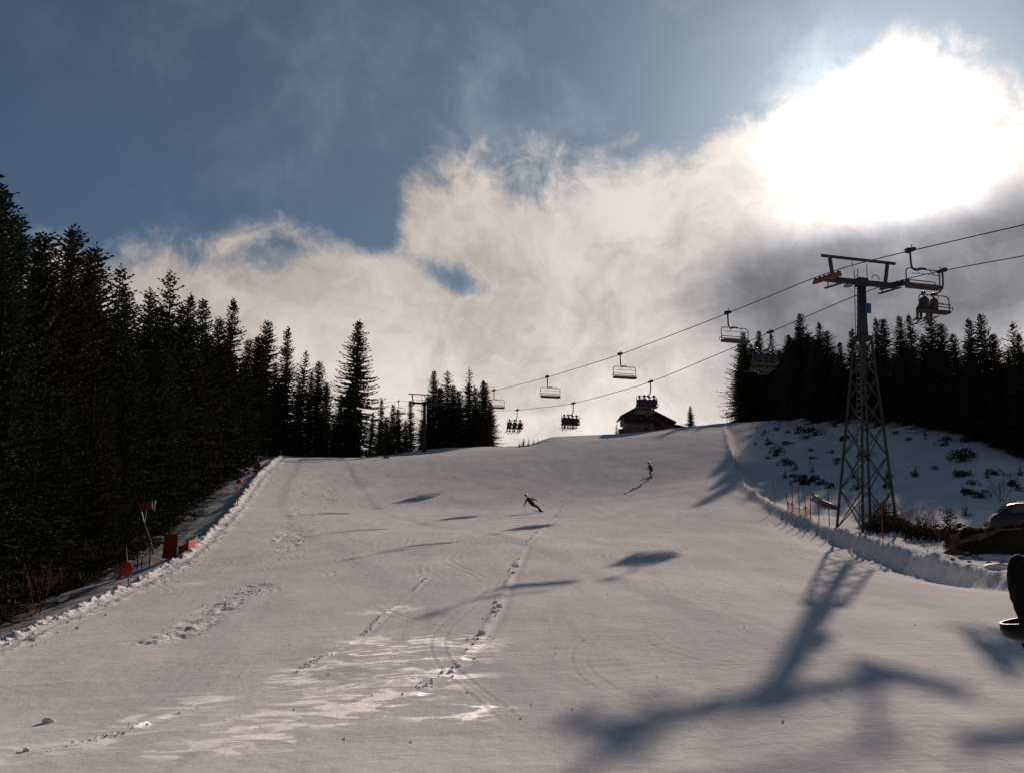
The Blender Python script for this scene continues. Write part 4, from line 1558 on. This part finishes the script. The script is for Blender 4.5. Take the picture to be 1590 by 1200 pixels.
seat_people('near', [-0.72, 0.02], 'beside the lattice tower', [0, 2])
seat_people('edge', [-0.76, -0.26, 0.26, 0.76], 'in front of the bank forest', [0, 1, 0, 0])
seat_people('hut', [-0.76, -0.26, 0.26, 0.76], 'over the hut roof', [0, 0, 1, 0])
seat_people('mid', [-0.76, -0.26, 0.26, 0.76], 'above the snow mound', [0, 1, 0, 2])
seat_people('far', [-0.74, -0.02, 0.72], 'above the skyline bushes', [1, 0, 0])


def ski_pole_mesh(L=1.15):
    mb = MB().tube([(0, 0, 0), (0, 0, -L)], [0.009, 0.006], 6)
    mb.tube([(0, 0, 0.06), (0, 0, -0.12)], [0.018, 0.016], 8)
    mb.tube([(0, 0, -L + 0.08), (0, 0, -L + 0.07)], [0.05, 0.05], 10)
    return mb.mesh('ski_pole', M['darksteel'])


POLE = ski_pole_mesh()


def hold_pole(hand, d, label):
    o = bpy.data.objects.new('ski_pole', POLE)
    COL.objects.link(o)
    o.location = hand
    o.rotation_euler = Vector(d).to_track_quat('-Z', 'Y').to_euler()
    return tag(o, label, 'ski pole')


# carving skier: leans far into the turn, arms spread
g1 = hit(838, 795)
ch = [([(-0.62, 0.0, 0.72), (-0.80, 0.0, 0.95), (-0.98, 0.0, 1.16)], [0.16, 0.165, 0.15], 0), ([(-1.08, -0.12, 1.18), (-0.94, 0.14, 1.24)], [0.085, 0.085], 0)]
ch += head_chain((-1.06, 0.03, 1.28), (-1.22, 0.05, 1.56))
ch += leg(Vector((-0.60, -0.09, 0.66)), Vector((-0.22, -0.12, 0.52)), Vector((-0.02, -0.10, 0.20)), Vector((0.10, -0.10, 0.08)), 1, 4)
ch += leg(Vector((-0.58, 0.09, 0.68)), Vector((-0.16, 0.12, 0.46)), Vector((0.12, 0.10, 0.20)), Vector((0.24, 0.10, 0.08)), 1, 4)
ch += arm((-1.10, -0.14, 1.17), (-1.26, -0.20, 0.90), (-1.36, -0.22, 0.62), 0)
ch += arm((-0.92, 0.16, 1.24), (-0.62, 0.22, 1.18), (-0.32, 0.22, 1.10), 0)
me = body_mesh('person', ch, MATS['black'], 0.025)
p1 = bpy.data.objects.new('person', me)
COL.objects.link(p1)
p1.location = (g1.x, g1.y, g1.z)
p1.rotation_euler = (0, 0, 0)
tag(p1, 'skier in black carving with arms spread, body leaning far over the snow', 'person')
helmet_on(p1, (-1.20, 0.05, 1.50), (0, -0.5, 0))
for dx, dy in ((0.05, -0.10), (0.20, 0.10)):
    zz = Hs(g1.x + dx, g1.y + dy)
    add_ski(Matrix.Translation((g1.x + dx, g1.y + dy, zz + 0.03)) @ Matrix.Rotation(R(-82), 4, 'Z') @ Matrix.Rotation(R(-8), 4, 'X'), 'ski edging under the carving skier in black', 'skis of the carving skier')
hold_pole((g1.x - 1.40, g1.y - 0.22, g1.z + 0.52), (0.2, 0.9, -0.45), 'ski pole in the lowered hand of the carving skier')
hold_pole((g1.x - 0.24, g1.y + 0.22, g1.z + 1.06), (0.55, 0.75, -0.3), 'ski pole in the raised hand of the carving skier')

# upright skier facing across the slope
g2 = hit(1011, 741)
ch = [([(0, -0.06, 0.88), (0, 0.02, 1.10), (0, 0.12, 1.32)], [0.16, 0.165, 0.155], 0), ([(-0.17, 0.11, 1.34), (0.17, 0.11, 1.34)], [0.085, 0.085], 0)]
ch += head_chain((0, 0.16, 1.44), (0, 0.22, 1.75))
for s in (-1, 1):
    ch += leg(Vector((s * 0.09, -0.06, 0.84)), Vector((s * 0.12, 0.16, 0.52)), Vector((s * 0.12, -0.02, 0.22)), Vector((s * 0.12, 0.14, 0.09)), 1, 4)
    ch += arm((s * 0.22, 0.11, 1.33), (s * 0.34, 0.12, 1.06), (s * 0.24, 0.36, 1.0), 0)
me = body_mesh('person', ch, MATS['brown'], 0.025)
p2 = bpy.data.objects.new('person', me)
COL.objects.link(p2)
p2.location = (g2.x, g2.y, g2.z)
p2.rotation_euler = (0, 0, R(82))
tag(p2, 'skier in brown jacket gliding upright across the upper piste', 'person')
helmet_on(p2, (0, 0.20, 1.68))
for s in (-1, 1):
    v = Matrix.Rotation(R(82), 4, 'Z') @ Vector((s * 0.12, 0.1, 0))
    zz = Hs(g2.x + v.x, g2.y + v.y)
    add_ski(Matrix.Translation((g2.x + v.x, g2.y + v.y, zz + 0.02)) @ Matrix.Rotation(R(82), 4, 'Z'), 'ski under the upright skier in brown jacket', 'skis of the upright skier')
    hnd = Matrix.Rotation(R(82), 4, 'Z') @ Vector((s * 0.24, 0.44, 1.0))
    tag(hold_pole(Vector((g2.x, g2.y, g2.z)) + hnd, (0.75, 0.1 * s, -0.6), 'ski pole held by the upright skier in brown jacket'), group='poles of the upright skier')


# ------------------------------------------------------------------ mountain hut
HY = 182.0
hb = at(1010, 671, HY)
hut = empty('mountain_hut', (hb.x, HY, Hs(hb.x, HY) - 0.35))
hut.scale = (0.92, 0.92, 0.9)
tag(hut, 'dark timber mountain hut with pale plaster ground floor on the crest', 'hut')
MB().box((-2.1, 3.2, 1.15), (5.4, 6.4, 3.3)).build('plaster_wall', M['plaster'], hut)
MB().prism([(-5.2, 2.75), (0.9, 2.75), (0.9, 0.0), (4.2, 0.0), (4.2, 2.7), (-1.2, 5.5), (-2.2, 5.5), (-5.2, 3.9)], -0.35, 6.6).build('timber_wall', M['timber'], hut)
rf = MB()
rf.prism([(-2.3, 5.72), (-2.3, 5.95), (-5.9, 3.95), (-5.9, 3.72)], -1.3, 7.4)
rf.prism([(-1.2, 5.72), (4.9, 2.50), (4.9, 2.74), (-1.2, 5.95)], -1.3, 7.4)
rf.prism([(-2.3, 5.72), (-1.2, 5.72), (-1.2, 5.95), (-2.3, 5.95)], -0.6, 6.8)
roof = rf.build('roof', M['shingle'], hut)
an = MB().box((5.7, 2.6, 0.9), (2.9, 4.6, 2.2)).build('annex', M['timber'], hut)
MB().prism([(4.25, 2.32), (7.5, 1.55), (7.5, 1.75), (4.25, 2.52)], -0.1, 5.4).build('annex_roof', M['shingle'], an)
for x in (-4.1, -2.4):
    w = MB().box((x, -0.03, 1.15), (0.8, 0.1, 1.0)).build('window', M['timber'], hut)
    MB().box((x, -0.09, 1.15), (0.62, 0.03, 0.82)).build('pane', M['glass'], w)
d = MB().box((-0.75, -0.03, 0.75), (1.05, 0.1, 2.1)).build('door', M['timber'], hut)
MB().box((-0.4, -0.11, 0.8), (0.05, 0.06, 0.15)).build('handle', M['steel'], d)
for x in (-3.9, -1.7, 0.4, 2.3):
    w = MB().box((x, -0.38, 3.6 if x < 1 else 2.4), (0.75, 0.08, 0.75)).build('window', M['timber'], hut)
    MB().box((x, -0.43, 3.6 if x < 1 else 2.4), (0.55, 0.03, 0.55)).build('pane', M['glass'], w)
bal = MB().box((-2.2, -0.95, 2.72), (6.2, 1.2, 0.12))
bal.box((-2.2, -1.5, 3.55), (6.2, 0.08, 0.08))
bo = bal.build('balcony', M['timber'], hut)
for i in range(21):
    MB().box((-5.2 + i * 0.3, -1.5, 3.15), (0.14, 0.03, 0.78)).build('baluster', M['timber'], bo)
for x in (-5.15, 0.75):
    MB().box((x, -1.45, 1.0), (0.16, 0.16, 3.4)).build('balcony_post', M['timber'], hut)
MB().box((-5.6, 1.2, 0.75), (0.9, 2.2, 1.5)).build('wood_store', M['timber'], hut)


# ------------------------------------------------------------------ fences, markers
def net_between(name, pts, h, label, mat='rednet', step=0.17, sag=0.05, wire=0.012, z0=0.05):
    """safety net made of real strands"""
    mb = MB()
    for (a, b) in zip(pts[:-1], pts[1:]):
        a, b = Vector(a), Vector(b)
        L = (b - a).length
        nx, nz = max(2, int(L / step)), max(2, int(h / step))
        P = lambda i, j: a.lerp(b, i / nx) + Vector((0, 0, z0 + h * j / nz - sag * math.sin(math.pi * i / nx)))
        for i in range(nx + 1):
            mb.beam(P(i, 0), P(i, nz), wire, wire, up=(1, 0, 0))
        for j in range(nz + 1):
            w = wire if 0 < j < nz else wire * 2.4
            for i in range(nx):
                mb.beam(P(i, j), P(i + 1, j), w, w)
    return tag(mb.build(name, M[mat]), label, 'safety net')


def post(px, py, top, name, label, cat, group=None, r=0.028, lean=0.0, mat='redpole'):
    if px > 1190:                      # poles of the bank edge stand just behind the berm
        q = ray(px, py)[0]
        Y = float(np.interp(q, YE_Q, YE_Y)) + 1.3
        g = Vector((q * Y, Y, Hs(q * Y, Y)))
    else:
        g = hit(px, py)
    h = (py - top) / F * g.y * 1.02
    o = MB().tube([(0, 0, -0.25), (lean * 0.5, 0, h * 0.5), (lean, 0, h)], [r, r, r * 0.85], 8).build(name, M[mat], None, True, loc=g)
    tag(o, label, cat, group)
    return g, h


fp = []
FL = 'red plastic fence pole of the short row beside the lattice tower'
for px, py, top, ln in [(1224, 791, 761, -0.12), (1230, 796, 753, 0.12), (1242, 801, 754, 0.0), (1252, 802, 757, -0.1), (1259, 804, 758, 0.03), (1272, 809, 777, 0.0), (1288, 815, 762, 0.0)]:
    g, h = post(px, py, top, 'fence_pole', FL, 'fence pole', 'fence poles by the tower', lean=ln)
    fp.append(g)
net_between('safety_net', fp[:5], 0.55, 'sagging red safety net strung between the fence poles by the tower', sag=0.12, wire=0.018)
post(1204, 781, 745, 'fence_pole', 'single red fence pole standing uphill of the pole row', 'fence pole', None, lean=-0.08)
post(1371, 836, 780, 'fence_pole', 'single red fence pole in front of the bushes at the tower foot', 'fence pole', None)
post(1143, 729, 703, 'fence_pole', 'thin red pole on the snow edge above the pole row', 'fence pole', None, r=0.03)
g, h = post(1129, 657, 641, 'marker_pole', 'marker pole with small dark disc on top at the upper end of the bank edge', 'marker pole', None, r=0.045, mat='darksteel')
o = bpy.data.objects[[o.name for o in bpy.data.objects if o.name.startswith('marker_pole')][-1]]
MB().ball((0, 0, h), 0.17, 10, 8, (1, 0.4, 1)).build('disc', M['darksteel'], o, True)
# rolled-up red net lying on the bank
ra, rb, rc_ = hit(1263, 770), hit(1280, 784), hit(1300, 790)
mb = MB()
path = [ra + Vector((0, 0, 0.12)), ra.lerp(rb, 0.5) + Vector((0, 0, 0.16)), rb + Vector((0, 0, 0.14)), rb.lerp(rc_, 0.5) + Vector((0, 0, 0.15)), rc_ + Vector((0, 0, 0.1))]
mb.tube(path, [0.10, 0.2, 0.24, 0.2, 0.08], 10)
for k in range(14):
    a = k / 13 * 3.6
    i = int(a); f = a - i
    p = Vector(path[i]).lerp(Vector(path[i + 1]), f)
    mb.ball(p + Vector((rt.uniform(-.05, .05), rt.uniform(-.1, .1), 0.05)), rt.uniform(0.12, 0.2), 7, 5, (1.3, 1, 0.8))
tag(mb.build('rolled_net', M['rustred'], None, True), 'rolled-up dark red safety net lying on the snow behind the fence poles', 'rolled net')
# short orange net in front of the hut
hp = [at(px, py, 176) for px, py in ((984, 674), (1000, 675), (1015, 674), (1030, 672), (1050, 668), (1066, 665))]
hp = [Vector((p.x, p.y, Hs(p.x, p.y))) for p in hp]
net_between('barrier_net', hp, 0.5, 'low orange-red barrier net on poles in front of the mountain hut', step=0.3, wire=0.022)
for p in hp[:3]:
    o = MB().tube([(0, 0, -0.2), (0, 0, 1.3)], 0.05, 8).build('barrier_pole', M['redpole'], None, True, loc=p)
    tag(o, 'short red pole carrying the barrier net in front of the mountain hut', 'fence pole', 'barrier poles at the hut')

# --- left edge of the piste
g = hit(198, 910)
mk = empty('piste_marker', g)
tag(mk, 'red padded piste marker on a leaning pole with a loose flap', 'piste marker')
h = 1.35
MB().tube([(0.06, 0, -0.3), (0, 0, 0.5), (-0.16, 0, 1.55)], [0.024, 0.024, 0.018], 8).build('pole', M['rustred'], mk, True)
pd = MB().ball((-0.10, 0.0, 0.72), 0.30, 14, 10, (0.95, 0.35, 1.0))
pd.build('pad', M['redpad'], mk, True)
MB().prism([(-0.22, 0.95), (-0.05, 0.98), (-0.10, 0.55), (-0.42, 0.30), (-0.50, 0.28)], 0.02, 0.07).build('flap', M['redpad'], mk)
g = hit(262, 868)
pn = empty('padded_barrier', g, (0, 0, R(-10)))
tag(pn, 'tall dark red padded barrier mat on poles beside the piste edge', 'barrier mat')
mat_ = MB()
nx = 8
vs = []
for j in range(2):
    for i in range(nx + 1):
        x = -0.36 + 0.8 * i / nx
        for y in (0.0, 0.09 + 0.05 * math.sin(i * 2.2)):
            vs.append((x + (0.06 if j else 0), y - 0.09, 0.05 + j * (1.22 + 0.10 * i / nx)))
f = []
st = (nx + 1) * 2
for i in range(nx):
    a = i * 2
    f += [(a, a + 2, a + 2 + st, a + st), (a + 1, a + 1 + st, a + 3 + st, a + 3), (a + st, a + 2 + st, a + 3 + st, a + 1 + st), (a, a + 1, a + 3, a + 2)]
f += [(0, st, st + 1, 1), (2 * nx, 2 * nx + 1, 2 * nx + 1 + st, 2 * nx + st)]
mat_.add(vs, f).build('mat', M['redpad'], pn)
MB().tube([(0.46, 0.0, -0.2), (0.50, 0.0, 1.3)], 0.03, 8).build('pole', M['pale'], pn)
MB().tube([(-0.08, 0.12, -0.2), (-0.02, 0.12, 1.62)], 0.025, 8).build('pole', M['redpole'], pn)
na = [hit(px, py) for px, py in ((277, 860), (292, 853), (306, 844))]
net_between('low_net', na, 0.42, 'low red net running from the padded barrier along the snow edge', step=0.07, wire=0.022, sag=0.1)
g = hit(369, 785)
mk = empty('piste_marker', g)
tag(mk, 'red piste marker pole with a round red head', 'piste marker')
MB().tube([(0, 0, -0.3), (0, 0, 2.15)], [0.045, 0.04], 8).build('pole', M['redpole'], mk, True)
MB().ball((0, 0, 2.1), 0.24, 12, 9, (1, 0.5, 0.95)).build('head', M['redpad'], mk, True)
g = hit(400, 731)
mk = empty('piste_marker', g)
tag(mk, 'blunt red padded block on a short pole near the crest', 'piste marker')
MB().tube([(0, 0, -0.3), (0.0, 0, 1.9)], 0.04, 8).build('pole', M['redpole'], mk, True)
MB().prism([(-0.42, 0.15), (0.35, 0.25), (0.38, 0.85), (0.1, 1.1), (-0.25, 0.95)], -0.15, 0.15).build('pad', M['redpad'], mk, bevel=0.06)
# orange panel with V-shaped struts on a leaning mast
g = hit(238, 862)
gy = g.y + 4.0
gx = at(236, 850, gy).x
sg = empty('snow_lance', (gx, gy, Hs(gx, gy)))
tag(sg, 'orange panel with V-shaped struts on a leaning grey mast by the forest edge', 'snow lance')
s_ = gy / F
P = lambda px, py: Vector(((px - 236) * s_, 0, (858 - py) * s_))
MB().tube([P(240, 862), P(232, 836), P(222, 812)], [0.07, 0.06, 0.05], 8).build('mast', M['greypost'], sg, True)
for a, b in ((P(222, 812), P(213, 782)), (P(222, 812), P(225, 784))):
    MB().beam(a, b, 0.05, 0.05).build('strut', M['pale'], sg)
MB().prism([tuple((P(x, y).x, P(x, y).z)) for x, y in ((213, 781), (232, 778), (233, 789), (226, 792), (217, 793))], -0.05, 0.05).build('panel', M['orange'], sg)
MB().beam(P(235, 792), P(236, 776), 0.14, 0.06, up=(0, 1, 0)).build('end_post', M['pale'], sg)
for px, py, top in ((232, 878, 838), (213, 884, 860), (220, 882, 866)):
    post(px, py, top, 'dark_post', 'thin dark wooden post in the ditch between padded barrier and red marker', 'post', 'dark posts in the ditch', r=0.035, mat='timber')
for px, py in ((436, 706), (413, 709)):
    post(px, py, py - 9, 'small_stake', 'tiny pale stake on the crest at the corner of the piste', 'stake', 'stakes on the crest', r=0.05, mat='greypost')

# ------------------------------------------------------------------ parked car on the earth shelf
cy = 51.0
cx = at(1531, 800, cy).x
cz = Hs(cx + 2.5, cy)
car = empty('parked_car', (cx, cy, cz), (0, 0, R(-14)))
tag(car, 'dark parked car with rounded bonnet on the bare earth shelf', 'car')
prof = [(0.02, 0.32), (0.0, 0.66), (0.05, 0.90), (0.22, 1.10), (0.45, 1.22), (0.95, 1.62), (1.25, 1.68), (3.1, 1.70), (3.8, 1.62), (4.25, 1.10), (4.4, 0.85), (4.4, 0.35), (0.2, 0.25)]
bm = bmesh.new()
ws = [(-0.86, 0.80, 0.86), (-0.80, 0.96, 0.97), (-0.45, 1.0, 1.0), (0.0, 1.0, 1.01), (0.45, 1.0, 1.0), (0.80, 0.96, 0.97), (0.86, 0.80, 0.86)]
rings = []
for y, sx, sz in ws:
    ring = []
    for x, z in prof:
        xx = 2.2 + (x - 2.2) * (0.93 + 0.07 * sx)
        zz = z if z < 0.7 else 0.7 + (z - 0.7) * (sz if z < 1.1 else sz)
        yy = y * (1.0 if z < 1.1 else 0.86)
        ring.append(bm.verts.new((xx, yy, zz)))
    rings.append(ring)
n = len(prof)
for a, b in zip(rings[:-1], rings[1:]):
    for i in range(n):
        bm.faces.new((a[i], a[(i + 1) % n], b[(i + 1) % n], b[i]))
bm.faces.new(rings[0][::-1]); bm.faces.new(rings[-1])
bmesh.ops.recalc_face_normals(bm, faces=bm.faces)
me = bpy.data.meshes.new('body'); bm.to_mesh(me); bm.free()
me.materials.append(M['carpaint'])
me.polygons.foreach_set('use_smooth', [True] * len(me.polygons))
bo = bpy.data.objects.new('body', me); COL.objects.link(bo); bo.parent = car
bv = bo.modifiers.new('bevel', 'BEVEL'); bv.width = 0.05; bv.segments = 2; bv.limit_method = 'ANGLE'
sd = Vector((1.0, 1.12)), Vector((1.52, 1.49))
MB().add([(0.45, -0.62, 1.245), (0.93, -0.56, 1.625), (0.93, 0.56, 1.625), (0.45, 0.62, 1.245)], [(0, 1, 2, 3)]).build('windscreen', M['glass'], car)
for s in (-1, 1):
    MB().prism([(0.85, 1.20), (1.15, 1.55), (2.15, 1.57), (2.15, 1.18)], s * 0.775, s * 0.80).build('side_window', M['glass'], car)
    MB().prism([(2.25, 1.18), (2.25, 1.57), (3.35, 1.56), (3.75, 1.20)], s * 0.775, s * 0.80).build('side_window', M['glass'], car)
    MB().ball((0.12, s * 0.58, 0.70), 0.15, 10, 8, (0.6, 1.0, 0.7)).build('headlight', M['headlamp'], car, True)
    MB().box((0.95, s * 0.93, 1.22), (0.14, 0.18, 0.13)).build('mirror', M['carpaint'], car, bevel=0.03)
    for x in (0.85, 3.55):
        wh = MB().tube([(x, s * 0.66, 0.31), (x, s * 0.88, 0.31)], 0.32, 20).build('wheel', M['rubber'], car)
        MB().tube([(x, s * 0.885, 0.31), (x, s * 0.90, 0.31)], 0.19, 14).build('rim', M['steel'], wh)
MB().box((0.0, 0, 0.45), (0.12, 1.5, 0.18)).build('bumper', M['carpaint'], car, bevel=0.04)
for s in (-1, 1):
    MB().beam((1.3, s * 0.62, 1.73), (3.2, s * 0.62, 1.74), 0.04, 0.05).build('roof_rail', M['chrome'], car)

# stones and snow blocks along the earth edge
def lump_mesh(seed, mat, flat=0.6):
    rng = random.Random(seed)
    bm = bmesh.new()
    bmesh.ops.create_icosphere(bm, subdivisions=2, radius=1.0)
    for v in bm.verts:
        k = 1 + 0.35 * (fbm(np.array(v.co.x * 1.3 + seed), np.array(v.co.y * 1.3 + v.co.z * 0.9), seed, 3))
        v.co *= float(k)
        v.co.z *= flat
    me = bpy.data.meshes.new('lump'); bm.to_mesh(me); bm.free()
    me.materials.append(mat)
    return me


M['snowlump'] = simple('snow_clod', (0.78, 0.78, 0.80), 0.75, var=0.1, scale=3.0, bump=0.4, bscale=14.0)
LUMP = [lump_mesh(s, M['snowlump']) for s in (5, 6, 7)]
ROCK = [lump_mesh(s, M['stone'], 0.5) for s in (8, 9)]


def lump(px, py, size, name, label, cat, group=None, me=None, flat=1.0):
    g = hit(px, py)
    o = bpy.data.objects.new(name, me or rt.choice(LUMP))
    COL.objects.link(o)
    o.location = (g.x, g.y, g.z + size * 0.2)
    o.scale = (size, size * 0.7, size * flat)
    o.rotation_euler = (0, 0, rt.uniform(-0.5, 0.5))
    return tag(o, label, cat, group)


lump(1548, 884, 0.55, 'snow_block', 'long white block of snow lying in front of the bare earth shelf', 'snow block', None, LUMP[0], 0.42)
for px, py, s in [(1478, 868, 0.10), (1493, 866, 0.14), (1505, 872, 0.1), (1514, 864, 0.16), (1522, 868, 0.12), (1535, 874, 0.12), (1542, 876, 0.09), (1556, 872, 0.13), (1568, 876, 0.1), (1500, 860, 0.12)]:
    lump(px, py, s, 'stone', 'grey stone on the gravelly edge of the bare earth shelf', 'stone', 'stones of the earth shelf', rt.choice(ROCK))
for px, py, s, lab in [(748, 984, 0.10, 'biggest dark snow lump on the long ploughed ridge in mid piste'),
                       (75, 1121, 0.10, 'pointed lump of snow alone on the smooth lower piste'),
                       (41, 1165, 0.06, 'small flat lump of snow below the pointed lump')]:
    lump(px, py, s, 'snow_lump', lab, 'snow lump')
for px, py, s in [(770, 935, 0.08), (775, 942, 0.10), (768, 950, 0.07), (803, 879, 0.09), (797, 889, 0.07), (806, 868, 0.06), (700, 1043, 0.06), (712, 1034, 0.05), (725, 1008, 0.04), (735, 1000, 0.04)]:
    lump(px, py, s, 'snow_lump', 'fist-sized snow lump on the long ploughed ridge in mid piste', 'snow lump', 'lumps on the ploughed ridge')

# crumbs of snow scattered along the ridges and berms
rng = np.random.RandomState(5)
CP, CF = [], []
oct_v = np.array([(1, 0, 0), (0, 1, 0), (-1, 0, 0), (0, -1, 0), (0, 0, 1), (0, 0, -1)], float)
oct_f = np.array([(0, 1, 4), (1, 2, 4), (2, 3, 4), (3, 0, 4), (1, 0, 5), (2, 1, 5), (3, 2, 5), (0, 3, 5)])


def crumb(x, y, s):
    z = None
    CP.append((x, y, s))


def along(pts, n, sd, smin, smax, off=0.0):
    seg = [math.dist(a, b) for a, b in zip(pts[:-1], pts[1:])]
    T = sum(seg)
    centres = rng.uniform(0, T, max(3, n // 14))
    for _ in range(n):
        t = (rng.choice(centres) + rng.normal(0, 0.5)) % T
        for (a, b), L in zip(zip(pts[:-1], pts[1:]), seg):
            if t <= L:
                f = t / L
                nx_, ny_ = (b[1] - a[1]) / L, -(b[0] - a[0]) / L
                o = rng.normal(off, sd)
                crumb(a[0] + (b[0] - a[0]) * f + nx_ * o, a[1] + (b[1] - a[1]) * f + ny_ * o, rng.uniform(smin, smax) * (0.6 + 0.8 * rng.rand() ** 3))
                break
            t -= L


along(TRACKS['plough_line'][0], 420, 0.13, 0.008, 0.045)
along(TRACKS['ski_line'][0], 200, 0.06, 0.008, 0.035)
along(TRACKS['low_line'][0], 40, 0.12, 0.008, 0.025)


def pixline(pix):
    return [(lambda g: (g.x, g.y))(hit(*p)) for p in pix]


along(pixline([(520, 745), (508, 775), (490, 800), (462, 838), (445, 852)]), 520, 0.5, 0.015, 0.05)
along(pixline([(478, 745), (462, 790), (428, 838)]), 220, 0.6, 0.012, 0.04)
along(pixline([(400, 908), (350, 938), (315, 962), (262, 992), (235, 995)]), 320, 0.4, 0.01, 0.045)
along([(float(np.interp(y, YT, T_XL)) + 0.55, y) for y in np.linspace(24, 140, 50)], 900, 0.45, 0.015, 0.065)
along([(float(np.interp(y, YT, T_XR)) + 0.1, y) for y in np.linspace(40, 120, 40)], 700, 0.45, 0.015, 0.06)
for _ in range(160):
    y = rng.uniform(14, 90)
    crumb(rng.uniform(-0.32, 0.42) * y, y, rng.uniform(0.008, 0.03))
cp = np.array(CP)
cz_ = H(cp[:, 0], cp[:, 1])
Vv = oct_v[None] * (cp[:, 2][:, None, None]) * rng.uniform(0.6, 1.3, (len(cp), 6, 3)) * np.array([1.2, 1.0, 0.75])
ang = rng.uniform(0, 6.28, len(cp))
ca, sa = np.cos(ang)[:, None], np.sin(ang)[:, None]
X = Vv[:, :, 0] * ca - Vv[:, :, 1] * sa
Y_ = Vv[:, :, 0] * sa + Vv[:, :, 1] * ca
Vv = np.stack([X + cp[:, 0:1], Y_ + cp[:, 1:2], Vv[:, :, 2] + cz_[:, None] + cp[:, 2:3] * 0.35], -1).reshape(-1, 3)
Ff = (oct_f[None] + (np.arange(len(cp)) * 6)[:, None, None]).ravel()
o = bpy.data.objects.new('snow_crumbs', mesh_np('snow_crumbs', Vv, Ff, 3, M['snowlump']))
COL.objects.link(o)
tag(o, 'loose crumbs of snow along the ridges and edges of the piste', 'snow crumbs', None, 'stuff')

M['cup'] = simple('dark_plastic', (0.006, 0.006, 0.007), 0.45, var=0.1, spec=0.08)
# ------------------------------------------------------------------ ski pole planted beside the photographer
pY = 1.10
fl = at(1604, 968, pY)
gd = Hs(fl.x + 0.1, pY + 0.05)
sp = empty('ski_pole', (fl.x, fl.y, fl.z))
tag(sp, 'ski pole with black grip and pink shaft planted close to the photographer', 'ski pole')
tilt_m = Matrix.Rotation(R(-9), 4, 'Y')
sp.rotation_euler = tilt_m.to_euler()
u = pY / F            # metres per photo pixel at that distance


def lathe(pts, n=20, sx=1.0):
    mb = MB()
    vs = []
    for r, z in pts:
        for k in range(n):
            a = 2 * math.pi * k / n
            vs.append((r * math.cos(a) * sx, r * math.sin(a), z))
    fs = []
    for i in range(len(pts) - 1):
        for k in range(n):
            k2 = (k + 1) % n
            fs.append((i * n + k, i * n + k2, (i + 1) * n + k2, (i + 1) * n + k))
    fs += [tuple(range(n - 1, -1, -1)), tuple((len(pts) - 1) * n + k for k in range(n))]
    return mb.add(vs, fs)


gp = lathe([(17 * u, -12 * u), (18 * u, 6 * u), (19 * u, 14 * u), (21.5 * u, 26 * u), (21 * u, 33 * u), (23.5 * u, 42 * u), (22.5 * u, 50 * u), (23 * u, 58 * u), (21.5 * u, 66 * u), (20.5 * u, 76 * u), (16 * u, 90 * u), (10 * u, 100 * u), (3 * u, 105 * u)])
gr = gp.build('grip', M['grip'], sp, True)
# hand rest: a shallow cup with a rim
cup = lathe([(20 * u, -28 * u), (34 * u, -19 * u), (45 * u, -12 * u), (47 * u, -2 * u), (46 * u, 7 * u), (43.5 * u, 7 * u), (43 * u, 0 * u), (38 * u, -5 * u), (16 * u, -7 * u)])
cup.build('hand_rest', M['cup'], sp, True)
lathe([(8 * u, -75 * u), (14 * u, -55 * u), (20 * u, -38 * u), (24 * u, -24 * u)]).build('lower_grip', M['grip'], sp, True)
lathe([(10 * u, -130 * u), (12.5 * u, -95 * u), (13.5 * u, -70 * u), (12 * u, -52 * u)]).build('collar', M['pink'], sp, True)
Lp = (fl.z - gd) / math.cos(R(9)) + 0.10
MB().tube([(0, 0, -100 * u), (0, 0, -Lp)], [0.0085, 0.006], 12).build('shaft', M['pink'], sp, True)
lathe([(0.006, -Lp + 0.20), (0.045, -Lp + 0.19), (0.048, -Lp + 0.18), (0.01, -Lp + 0.165)]).build('basket', M['grip'], sp, True)
MB().tube([(0.012, 0, 98 * u), (0.055, 0.01, 90 * u), (0.075, 0.015, 30 * u), (0.06, 0.01, -60 * u), (0.03, 0, -20 * u), (0.012, 0, 96 * u)], 0.006, 6).build('strap', M['grip'], sp, True)
